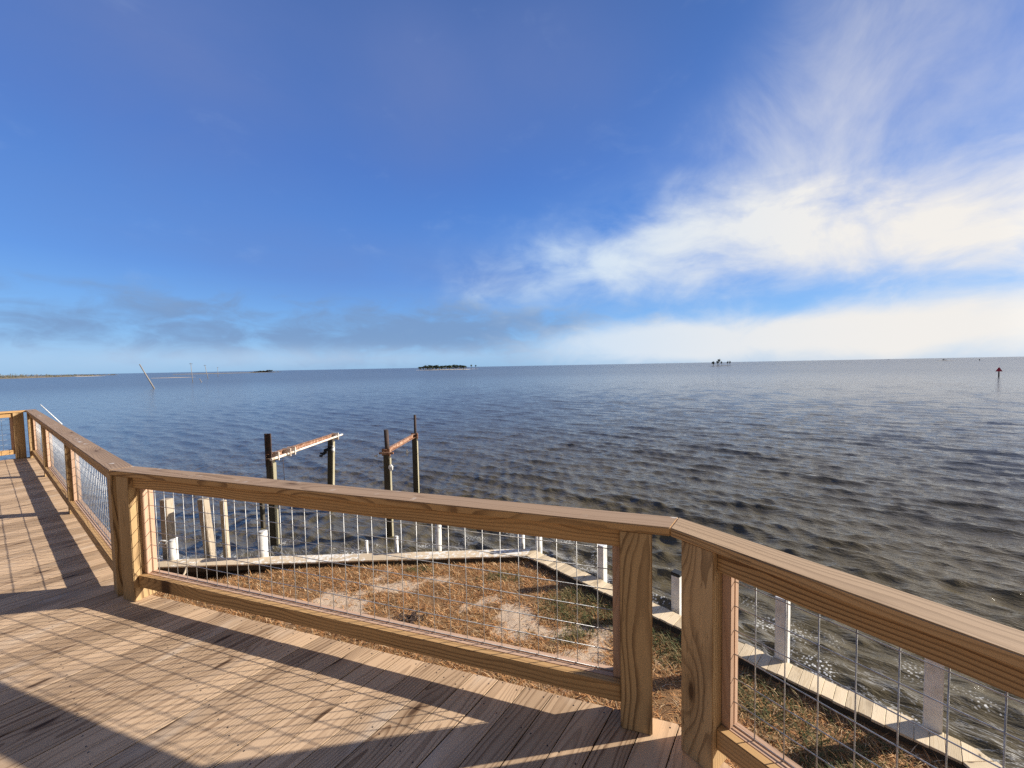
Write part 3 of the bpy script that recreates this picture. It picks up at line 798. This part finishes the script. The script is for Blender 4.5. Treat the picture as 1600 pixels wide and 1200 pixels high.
cl_ = at(645, 968, GROUND_Z); q = B()
for i in range(90):
    a = random.uniform(0, 6.28); r_ = random.uniform(0, 0.24) ; c_ = Vector((cl_.x + r_ * math.cos(a) * 1.3, cl_.y + r_ * math.sin(a), float(gz(np.array([cl_.x]), np.array([cl_.y]))[0]) + random.uniform(0.01, 0.08)))
    d_ = Vector((random.uniform(-1, 1), random.uniform(-1, 1), random.uniform(-0.3, 0.5))).normalized() * random.uniform(0.05, 0.11); n_ = Vector((-d_.y, d_.x, 0.02)).normalized() * 0.016
    q.bm.faces.new([q.bm.verts.new(c_ - d_), q.bm.verts.new(c_ + n_), q.bm.verts.new(c_ + d_), q.bm.verts.new(c_ - n_)])
o = q.obj('leaf_litter', simple_mat('dead_leaf', (0.07, 0.04, 0.025), 0.9)); tag(o, 'dark heap of dead leaves on the dry grass below the middle railing', 'leaf heap')
# ------------------------------------------------------------------ water
WD = Vector((-0.58, -0.815))       # the chop runs in towards the wall
NA, NRR = 900, 780
th = np.radians(np.linspace(-125, 125, NA))
rr = 5.0 * np.exp(np.linspace(0, math.log(26000 / 5.0), NRR))
# finer rings near the camera
rr = np.concatenate([np.exp(np.linspace(math.log(2.5), math.log(8.0), 90))[:-1], np.exp(np.linspace(math.log(8.0), math.log(220), 600)), np.exp(np.linspace(math.log(224), math.log(26000), 110))]); NRR = len(rr)
TH, RR = np.meshgrid(th, rr)
WX = np.sin(TH) * RR; WY = np.cos(TH) * RR
fade = np.clip(1.15 - RR / 190.0, 0, 1)
H = np.zeros_like(WX); DX = np.zeros_like(WX); DY = np.zeros_like(WX)
base_a = math.atan2(WD.y, WD.x)
lam = np.concatenate([rng.uniform(1.9, 3.4, 12), rng.uniform(0.8, 1.9, 40), rng.uniform(0.35, 0.8, 34)])
for l in lam:
    sp = 0.20 if l > 1.7 else (0.36 if l > .75 else 0.6)
    a = base_a + rng.normal(0, sp); k = 2 * math.pi / l
    amp = 0.0068 * l * rng.uniform(0.5, 1.2) * (0.58 if l > 1.7 else 0.95) * (1.5 if l < .75 else 1.1)
    ph = rng.uniform(0, 2 * math.pi)
    q = k * (math.cos(a) * WX + math.sin(a) * WY) + ph
    f = fade * np.clip(1.2 - RR * (0.012 / l) * 0.9, 0, 1)
    H += f * amp * np.sin(q); c = f * amp * 0.75 * np.cos(q)
    DX += c * math.cos(a); DY += c * math.sin(a)
grp = 0.75 + 0.5 * fbm(WX.ravel(), WY.ravel(), 9.0, 77, 2).reshape(WX.shape)
H *= grp; DX *= grp; DY *= grp
wv = np.stack([(WX + DX).ravel(), (WY + DY).ravel(), (WATER_Z + H).ravel()], -1)
ii = np.arange(NA * NRR).reshape(NRR, NA)
wq = np.stack([ii[:-1, :-1], ii[1:, :-1], ii[1:, 1:], ii[:-1, 1:]], -1).reshape(-1, 4)
me = np_mesh('water', wv, wq[:, ::-1], 4)
m, nt, p = new_mat('bay_water')
oc_ = nt.nodes.new('ShaderNodeTexCoord').outputs['Object']
px_, py_, pz_ = sep(nt, oc_)
# wave-aligned coordinates: s along travel, t along the crest
s_ = px_ * WD.x + py_ * WD.y; t_ = px_ * -WD.y + py_ * WD.x
dist = (px_ * px_ + py_ * py_).f('SQRT')
wv1 = noise(nt, comb(nt, s_ * 3.4, t_ * 1.1, 0.0), 1.0, 4.0, 0.6, 0.4)
wv2 = noise(nt, comb(nt, s_ * 10.0, t_ * 4.0, 2.0), 1.0, 4.0, 0.6, 0.3)
wv3 = noise(nt, comb(nt, s_ * 0.62, t_ * 0.24, 5.0), 1.0, 4.0, 0.6, 0.3)
wv5 = noise(nt, comb(nt, s_ * 0.020, t_ * 0.006, 3.0), 1.0, 5.0, 0.7, 0.3)
wv4 = noise(nt, comb(nt, s_ * 0.07, t_ * 0.022, 9.0), 1.0, 4.0, 0.65, 0.3)
far1 = dist.ss(30, 130); far2 = dist.ss(150, 700)
hgt = wv1 * 0.080 + wv2 * 0.028 * (1.0 - far1) + wv3 * 0.24 * far1 + wv4 * 2.4 * far2 + wv5 * 8.0 * dist.ss(250, 1200)
nrm = bump(nt, hgt, 1.0, 1.0)
nt.links.new(nrm, p.inputs['Normal'])
mud = noise(nt, oc_, 0.16, 3.0)
body = mixc(nt, dist.ss(14, 48), mixc(nt, mud.ss(0.3, 0.7), (0.105, 0.083, 0.042), (0.078, 0.064, 0.036)), (0.085, 0.088, 0.086))
# foam flecks and streaks close to the wall
dR = (px_ - WIN.x) * nR.x + (py_ - WIN.y) * nR.y
dL = (px_ - WIN.x) * nL.x + (py_ - WIN.y) * nL.y
dw = dR.f('MAXIMUM', dL)
wob = noise(nt, oc_, 0.8, 3.0, 0.5)
fl = voro(nt, comb(nt, dR * 9.0 + dL * 3.0, (px_ * uR.x + py_ * uR.y) * 13.0, 0.0), 1.0)
flc = noise(nt, oc_, 26.0, 3.0, 0.6)
patch = noise(nt, oc_, 0.9, 3.0, 0.6).ss(0.46, 0.66)
zone = (dw + (wob - 0.5) * 2.6).ss(4.6, 2.0)
fleck = (fl + (flc - 0.5) * 0.6 + (1.0 - patch) * 0.20).ss(0.32, 0.20) * 0.85 * patch * zone
streakc = noise(nt, comb(nt, dR * 3.0, (px_ * uR.x + py_ * uR.y) * 0.55, dL * 0.8), 1.0, 5.0, 0.65, 1.2)
streak = (streakc - 0.5).f('ABSOLUTE').ss(0.030, 0.0) * (dw + (wob - 0.5) * 2.0).ss(3.6, 1.0) * 0.6
foam = (fleck + streak).clamp()
colr = mixc(nt, foam, body, (0.86, 0.85, 0.81))
nt.links.new(colr, p.inputs['Base Color'])
link(nt, foam * 0.6 + 0.05 + dist.ss(25, 300) * 0.17, p.inputs['Roughness'])
p.inputs['IOR'].default_value = 1.333
w_o = mesh_obj('water', me, m, smooth=True); tag(w_o, 'choppy brown blue bay water', kind='structure')

# ------------------------------------------------------------------ far things
def far(px, py): return at(px, py, WATER_Z)
def utility_pole(px0, y0, px1, y1, label, rad=0.16, arm=True, mat='utility'):
    """foot at (px0,y0) on the water, head seen at (px1,y1)"""
    b = far(px0, y0); d = V2(b).length
    t = at_dist(px1, y1, d)
    r = thing('utility_pole', label, 'pole', tuple(b), 'old utility poles standing in the bay')
    q = B(); ax = (t - b).normalized(); q.tube([b - ax * 1.5, t], [rad * 1.15, rad * 0.8], 8); q.obj('shaft', M[mat], r)
    if arm:
        side = Vector((1, 0.2, 0)).cross(ax).cross(ax).normalized()
        q = B(); c = t - ax * 0.55; q.tube([c - side * 0.95, c + side * 0.95], 0.10, 6); q.obj('crossarm', M['signpile'], r)
    return r
utility_pole(241, 607, 218, 569, 'pale utility pole leaning far over, standing alone at left', 0.22, mat='utility', arm=False)
utility_pole(301, 597, 298, 567, 'upright grey utility pole, tallest of the distant row', 0.15)
utility_pole(325, 592, 320, 570, 'grey utility pole tilted slightly left, second in the distant row', 0.2)
utility_pole(340.5, 588.5, 340, 573.5, 'faint far utility pole ending the distant row', 0.2)
utility_pole(315, 597, 311.5, 591.5, 'broken utility pole stump slanting between two upright poles', 0.2, arm=False)
utility_pole(96, 662, 63, 632, 'thin white pole slanting out of the water above the left railing', 0.055, arm=False, mat='palewood')

# red triangular day marker
b = far(1560.5, 589); d = V2(b).length
r = thing('channel_marker', 'red triangular channel marker on a dark pile at the right', 'marker', tuple(b))
top = at_dist(1560, 574, d)
q = B(); q.tube([b - UP * 1.5, Vector((b.x, b.y, top.z - 0.1))], 0.15, 10); q.obj('pile', M['signpile'], r)
u = Vector((b.y, -b.x, 0)).normalized(); fw = Vector((-b.x, -b.y, 0)).normalized(); zc = at_dist(1560, 580.3, d).z; zt_ = at_dist(1560, 573.3, d).z
q = B(); vs = [Vector((b.x, b.y, 0)) + fw * 0.26 + u * s_ + UP * z_ for s_, z_ in ((-0.72, zc), (0.72, zc), (0.0, zt_))]
vb = [v - fw * 0.06 for v in vs]
a1 = [q.bm.verts.new(v) for v in vs]; a2 = [q.bm.verts.new(v) for v in vb]
q.bm.faces.new(a1); q.bm.faces.new(a2[::-1])
for i in range(3): q.bm.faces.new((a1[i], a2[i], a2[(i + 1) % 3], a1[(i + 1) % 3]))
q.obj('dayboard', M['red'], r)
b = far(1530.5, 563.8); d = V2(b).length
r = thing('channel_marker', 'small far channel marker pile near the right horizon', 'marker', tuple(b))
q = B(); q.tube([b - UP * 1, Vector((b.x, b.y, at_dist(1530, 561.2, d).z))], 0.4, 8); q.obj('pile', M['signpile'], r)
q = B(); zc = at_dist(1530, 562, d).z; u = Vector((b.y, -b.x, 0)).normalized(); fw = Vector((-b.x, -b.y, 0)).normalized()
q.box(Vector((b.x, b.y, zc - 0.2)) + fw * 0.42 - u * 0.6, u, fw, UP, (1.2, 0.08, 1.2), bevel=0.02); q.obj('dayboard', M['signpile'], r)

def islet(name, pts_px, h, mat, label):
    """low mound over a strip of shore given as (x, y_near, y_far) pixels on the water"""
    pts = [(far(x, yn), far(x, yf)) for x, yn, yf in pts_px]
    q = B(); rows = []
    for i, (n_, f_) in enumerate(pts):
        e = math.sin(math.pi * (i + 0.15) / (len(pts) - 0.7)) if len(pts) > 1 else 1
        row = []
        for t in np.linspace(0, 1, 7):
            pnt = n_.lerp(f_, t); z = WATER_Z - 0.6 + (0.6 + h * (0.75 + 0.5 * random.random()) * max(e, 0.15)) * math.sin(math.pi * t) ** 0.6
            row.append(q.bm.verts.new((pnt.x, pnt.y, z)))
        rows.append(row)
    for i in range(len(rows) - 1):
        for k in range(6): q.bm.faces.new((rows[i][k], rows[i + 1][k], rows[i + 1][k + 1], rows[i][k + 1]))
    o = q.obj(name, mat, smooth=True); tag(o, label, kind='structure'); return o
def strip(x0, x1, n, f): return [(x, *f(x)) for x in np.linspace(x0, x1, n)]
HY = lambda x: 571.9 - 0.0188 * (x - 800)
islet('palm_island', strip(650, 748, 18, lambda x: (HY(x) + 4.2 - 0.6 * (x > 735), HY(x) + 3.3)), 0.9, M['islesand'], 'long low sandy island of palms on the horizon')
islet('palm_islet', strip(1107, 1143, 9, lambda x: (HY(x) + 6.4, HY(x) + 5.6)), 0.5, M['oyster'], 'dark tiny islet carrying a few palms')
islet('oyster_bar', strip(1463, 1491, 8, lambda x: (HY(x) + 5.0, HY(x) + 4.2)), 0.5, M['oyster'], 'dark low bar near the right horizon')
islet('sand_spit', strip(236, 306, 14, lambda x: (HY(x) + 9.2 - (x - 232) * 0.01, HY(x) + 7.8)), 0.35, M['spit'], 'pale near sand spit at left')
islet('far_spit', strip(270, 436, 20, lambda x: (HY(x) + 3.9 - (x - 270) * 0.006, HY(x) + 2.5)), 1.0, M['marsh'], 'thin far spit of sand ending at a scrubby point')
islet('shore', strip(-60, 185, 26, lambda x: (HY(x) + 6.3 - max(x, 0) * 0.021, HY(x) + 2.0)), 1.6, M['marsh'], 'marshy shore at the left horizon')
islet('shore_sand', strip(118, 165, 10, lambda x: (HY(x) + 4.2 - (x - 118) * 0.012, HY(x) + 3.3)), 0.7, M['islesand'], 'pale beach on the left shore')

def leaf_mass(q, c, r, n, ls):
    for i in range(n):
        v = Vector((random.gauss(0, 1), random.gauss(0, 1), random.gauss(0, 1))).normalized() * random.uniform(0.35, 1) ** 0.6
        p_ = Vector((c[0] + v.x * r[0], c[1] + v.y * r[1], c[2] + v.z * r[2]))
        a = Vector((random.gauss(0, 1), random.gauss(0, 1), random.gauss(0, 1))).normalized(); b_ = a.cross(Vector((random.random(), random.random(), 1))).normalized()
        s_ = ls * random.uniform(0.6, 1.4)
        q.bm.faces.new([q.bm.verts.new(p_ + a * s_), q.bm.verts.new(p_ + b_ * s_), q.bm.verts.new(p_ - a * s_), q.bm.verts.new(p_ - b_ * s_)])
# scrub on the far left shore reads as one mass
q = B()
for i in range(230):
    x = random.uniform(-55, 182); y = HY(x) + random.uniform(2.6, 5.2) - max(x, 0) * 0.012
    b = far(x, max(y, HY(x) + 1.6)); hh = random.uniform(2.0, 4.2) * (1.5 if x < 75 else (1.0 if x < 130 else 0.55))
    if random.random() < 0.08 and x < 75: hh *= 1.6
    leaf_mass(q, (b.x, b.y, WATER_Z + 0.8 + hh * 0.5), (random.uniform(3, 9), 3, hh), 26, 0.75)
o = q.obj('shore_scrub', M['scrub']); tag(o, 'low olive scrub covering the far left shore', 'scrub', kind='stuff')
q = B()
for i in range(46):
    x = random.gauss(409, 9); b = far(x, HY(x) + 2.7)
    hh = max(0.4, 4.5 * math.exp(-((x - 409) / 11) ** 2)) * random.uniform(0.5, 1.1)
    leaf_mass(q, (b.x, b.y, WATER_Z + 0.8 + hh * 0.5), (9, 4, hh), 24, 1.3)
for i in range(20):
    x = 420 + random.gauss(0, 2); b = far(x, HY(x) + 2.7); leaf_mass(q, (b.x, b.y, WATER_Z + 5 + random.random() * 2.5), (3, 3, 1.5), 14, 1.2)
o = q.obj('point_scrub', M['scrub']); tag(o, 'dark scrub mound on the point of the far spit', 'scrub', kind='stuff')

# palms
def palm_meshes(hgt, nf, fl, bush):
    q = B(); q.tube([(0, 0, -0.5), (0.15, 0, hgt * 0.5), (0.0, 0, hgt)], [0.26, 0.2, 0.17], 6)
    t = q.bm; bmesh.ops.recalc_face_normals(t, faces=t.faces); tr = bpy.data.meshes.new('trunk'); t.to_mesh(tr); t.free(); tr.materials.append(M['palmtrunk'])
    q = B()
    for i in range(nf):
        a = random.uniform(0, 2 * math.pi); e = random.uniform(-0.7, 1.3); L = fl * random.uniform(0.75, 1.15)
        d = Vector((math.cos(a), math.sin(a), 0)); s_ = Vector((-d.y, d.x, 0)); pts = []; p_ = Vector((0, 0, hgt))
        for k in range(4):
            ee = e - k * 0.45; pts.append(p_.copy()); p_ = p_ + (d * math.cos(ee) + UP * math.sin(ee)) * (L / 3)
        ws = (0.10, 0.55, 0.55, 0.08)
        vv = [(q.bm.verts.new(pp - s_ * w * fl * .32), q.bm.verts.new(pp + s_ * w * fl * .32)) for pp, w in zip(pts, ws)]
        for k in range(3): q.bm.faces.new((vv[k][0], vv[k][1], vv[k + 1][1], vv[k + 1][0]))
    if bush: leaf_mass(q, (0, 0, hgt), (fl * 0.62, fl * 0.62, fl * 0.5), 34, 0.42)
    t = q.bm; cr = bpy.data.meshes.new('crown'); t.to_mesh(cr); t.free(); cr.materials.append(M['palmgreen'])
    return tr, cr
PM = [palm_meshes(h, 26, 2.3, True) for h in (3.2, 4.6, 5.8)]
def palm(px, py, hgt, label, group, kind=None, sx=1.0):
    b = far(px, py)
    k = kind if kind is not None else random.randrange(3)
    tr, cr = PM[k]; sc_ = hgt / (3.2, 4.6, 5.8)[k]
    r = thing('palm_tree', label, 'palm tree', (b.x, b.y, WATER_Z + 0.35), group); r.rotation_euler = (0, 0, random.uniform(0, 6.28)); r.scale = (sc_ * sx * 1.2, sc_ * sx * 1.2, sc_ * 1.15)
    for nm, me_ in (('trunk', tr), ('crown', cr)):
        o = bpy.data.objects.new(nm, me_); COL.objects.link(o); o.parent = r
    return r
G1 = 'palms crowded on the long island'
xs = np.linspace(656, 729, 44)
lab_mid = 'dark palm crowded among the others along the long palm island'
for i, x in enumerate(xs):
    palm(x + random.uniform(-1, 1), HY(x) + random.uniform(3.5, 4.0), random.choice((4.6, 5.6, 6.4, 7.4)) * (0.8 if x > 722 or x < 662 else 1), lab_mid, G1, sx=1.9)
palm(736.5, HY(736.5) + 3.6, 8.0, 'taller lone palm near the right tip of the long island', G1, 2)
palm(743.5, HY(743.5) + 3.6, 7.2, 'last palm standing apart at the right tip of the long island', G1, 2)
G2 = 'palms on the tiny islet'
palm(1114.5, HY(1114.5) + 6.1, 4.2, 'bushy low palm at the left of the tiny islet', G2, 0, 1.0)
palm(1121.0, HY(1121) + 6.1, 5.0, 'bushy palm left of the tallest one on the tiny islet', G2, 1, 1.0)
palm(1123.3, HY(1123) + 6.1, 7.6, 'tallest palm on the tiny islet', G2, 2, 0.9)
palm(1127.2, HY(1127) + 6.1, 4.6, 'small palm just right of the tallest one on the tiny islet', G2, 1, 0.75)
palm(1137.0, HY(1137) + 6.1, 4.6, 'left palm of the right hand pair on the tiny islet', G2, 1, 0.75)
palm(1140.5, HY(1140.5) + 6.1, 4.8, 'outermost right palm on the tiny islet', G2, 1, 0.65)
# boat aground by the oyster bar
b = far(1475.5, HY(1475) + 3.4); u = Vector((b.y, -b.x, 0)).normalized(); f_ = Vector((b.x, b.y, 0)).normalized()
r = thing('motor_boat', 'small far boat with a pale cabin near the right horizon', 'boat', tuple(b))
q = B(); hull = [(-4, 0), (-3.6, 1.1), (2.2, 1.2), (4.2, 0), (2.2, -1.2), (-3.6, -1.1)]
q.prism([Vector((b.x, b.y, 0)) + u * s_ + f_ * t__ for s_, t__ in hull], WATER_Z - 0.3, WATER_Z + 1.1, u=u, bevel=0.12); q.obj('hull', M['oyster'], r)
q = B(); q.box(Vector((b.x, b.y, WATER_Z + 1.102)) - u * 2.4 - f_ * 0.8, u, f_, UP, (2.2, 1.6, 2.6), bevel=0.15); q.obj('cabin', M['palesteel'], r)
b = far(1388, HY(1388) + 1.2)
r = thing('sail_boat', 'tiny white boat at the horizon right of centre', 'boat', tuple(b))
u = Vector((b.y, -b.x, 0)).normalized(); f_ = Vector((b.x, b.y, 0)).normalized()
q = B(); q.prism([Vector((b.x, b.y, 0)) + u * s_ * 1.6 + f_ * t__ * 1.6 for s_, t__ in hull], WATER_Z - 0.3, WATER_Z + 2.2, u=u, bevel=0.2); q.obj('hull', M['white'], r)
q = B(); q.box(Vector((b.x, b.y, WATER_Z + 2.202)) - u * 2.0 - f_ * 1.0, u, f_, UP, (4.0, 2.0, 2.2), bevel=0.2); q.obj('cabin', M['white'], r)

# ------------------------------------------------------------------ sky and sun
w = bpy.data.worlds.new('World'); S.world = w; w.use_nodes = True
nt = w.node_tree; bg = nt.nodes['Background']
sky = nt.nodes.new('ShaderNodeTexSky'); sky.sky_type = 'NISHITA'; sky.sun_disc = False
sky.sun_elevation = R(SUN_EL); sky.sun_rotation = R(SUN_AZ); sky.altitude = 0; sky.air_density = 1.0; sky.dust_density = 0.6; sky.ozone_density = 3.0
gen = nt.nodes.new('ShaderNodeTexCoord').outputs['Generated']
dx, dy, dz = sep(nt, gen)
az = dx.f('ARCTAN2', dy) * (180 / math.pi)
el = dz.f('ARCSINE') * (180 / math.pi)
def ell(a0, e0, ra, re): 
    return (((az - a0) / ra).f('POWER', 2.0) + ((el - e0) / re).f('POWER', 2.0)).f('MULTIPLY', -1.0).f('EXPONENT')
# cloud layer noise on the dome (stretched sideways towards the horizon)
zz = dz.f('MAXIMUM', 0.0) + 0.16
plane = comb(nt, dx / zz, dy / zz, 0.0)
cn1 = noise(nt, mapv(nt, plane, (1, 1, 1), (3.1, 1.7, 0)), 1.25, 8.0, 0.58, 0.25)
cn2 = noise(nt, mapv(nt, gen, (3.0, 3.0, 1.6), (7.3, 2.1, 4)), 1.7, 7.0, 0.6, 0.4)
cn3 = noise(nt, mapv(nt, gen, (3.2, 3.2, 5.6), (1.0, 4.0, 2.0)), 1.7, 9.0, 0.58, 0.5)
cn4 = noise(nt, mapv(nt, gen, (2.2, 2.2, 5.5), (5.0, 2.0, 8.0)), 4.5, 7.0, 0.6, 0.5)
# 1 bright bank to the right, 2 low bank on the right horizon, 3 grey bank low on the left, 4 veils high up
bank = ell(42, 14.0, 24, 5.2) * 1.2 + ell(22, 16, 24, 9) * 0.22 + ell(0, 12, 13, 4.5) * 0.38 + ell(24, 17.5, 8, 4.5) * 0.6 + ell(9.5, 15, 6, 3.2) * 0.55 + ell(60, 13, 14, 5) * 0.7 + ell(15, 11.5, 14, 3.6) * 0.4
bank = (bank * (0.45 + cn3 * 1.1) + (cn3 - 0.5) * 1.5 * bank.ss(0.02, 0.5) + (cn4 - 0.5) * 0.55 * bank.ss(0.02, 0.4)).ss(-0.05, 1.75)
lowb = ell(46, 3.0, 32, 3.2) * 1.3 + ell(17, 2.8, 14, 2.8) * 0.8
lowb = (lowb * (0.6 + cn3 * 0.9) + (cn3 - 0.5) * 0.8 + (cn4 - 0.5) * 0.5).ss(0.05, 1.25) * 0.97
wisp = ell(46, 29, 12, 14) * 0.9 + ell(32, 23, 16, 8) * 0.55
wisp = (wisp * (0.2 + cn2 * 1.1) + (cn2 - 0.5) * 0.9 * wisp.ss(0.1, 0.6)).ss(0.05, 1.2) * 0.60
white = (bank + lowb + wisp + az.ss(58, 80) * az.ss(118, 98) * el.ss(42, 22) * (cn3 + 0.3)).clamp()  # last term is the added cloud round the unseen sun
grey = ell(-30, 4.8, 40, 4.2) * 1.1 + ell(-5, 5.0, 22, 3.6) * 0.7
grey = (grey * 0.8 + (cn3 - 0.5) * 2.0 * grey.ss(0.05, 0.5) + (cn4 - 0.5) * 2.6 * grey.ss(0.05, 0.5)).ss(0.10, 1.2) * 0.8
veil = (ell(-42, 32, 18, 14) * 0.75 + ell(-12, 34, 11, 9) * 0.55 + ell(8, 36, 12, 8) * 0.6 + ell(-22, 13, 22, 5) * 0.35 + ell(-3, 12, 10, 4) * 0.3)
veil = (veil * (0.1 + cn1 * 1.8)).clamp() * 0.72
# clear air: the sky texture, corrected towards the deeper blue of the photograph
SKY_S = 0.12
K = 1.0 / SKY_S / 1.74
grad = ramp(nt, (el / 60.0).clamp(), [(0.0, (0.25 * K, 0.50 * K, 0.82 * K)), (0.09, (0.15 * K, 0.40 * K, 0.83 * K)), (0.20, (0.078 * K, 0.27 * K, 0.76 * K)), (0.42, (0.048 * K, 0.175 * K, 0.60 * K)), (0.70, (0.038 * K, 0.118 * K, 0.40 * K)), (1.0, (0.034 * K, 0.10 * K, 0.34 * K))])
skyc = mixc(nt, 0.85, sky.outputs[0], grad)
c = mixc(nt, veil, skyc, (0.17 * K, 0.235 * K, 0.50 * K))
c = mixc(nt, grey, c, (0.195 * K, 0.315 * K, 0.54 * K))
lowl = (ell(-30, 1.6, 34, 1.3) * (cn4 * 1.6 - 0.15)).clamp() * 0.75
c = mixc(nt, lowl, c, (0.50 * K, 0.66 * K, 0.86 * K))
wcol = mixc(nt, az.ss(0, 48), (0.62 * K, 0.76 * K, 0.92 * K), (0.90 * K, 0.87 * K, 0.83 * K))
# unseen bright cloud round the sun, added for sheen on the water
wcol = mixc(nt, az.ss(50, 76) * az.ss(118, 98), wcol, (2.6 * K, 2.4 * K, 2.1 * K))
# unseen warm cloud behind the viewer, added to fill the shade
backfill = dy.ss(0.05, -0.45) * (cn1 + 0.35).ss(0.45, 0.9)
c = mixc(nt, backfill * 0.9, c, (0.28 * K, 0.255 * K, 0.225 * K))
c = mixc(nt, white, c, wcol)
nt.links.new(c, bg.inputs['Color']); bg.inputs['Strength'].default_value = SKY_S

sd_ = bpy.data.lights.new('sun', 'SUN'); sd_.energy = 4.8; sd_.angle = R(0.53); sd_.color = (1.0, 0.94, 0.85)
so = bpy.data.objects.new('sun', sd_); COL.objects.link(so)
dirv = Vector((math.sin(R(SUN_AZ)) * math.cos(R(SUN_EL)), math.cos(R(SUN_AZ)) * math.cos(R(SUN_EL)), math.sin(R(SUN_EL))))
so.rotation_euler = dirv.to_track_quat('Z', 'Y').to_euler(); so.location = dirv * 50

S.view_settings.view_transform = 'Standard'; S.view_settings.look = 'None'
S.view_settings.exposure = 0.8; S.view_settings.gamma = 1.0; S.view_settings.use_curve_mapping = False
S.render.engine = 'CYCLES'
S.cycles.max_bounces = 6; S.cycles.sample_clamp_indirect = 6.0; S.cycles.sample_clamp_direct = 20.0
S.cycles.use_denoising = False
S.render.filter_size = 1.0
S.cycles.adaptive_threshold = 0.006
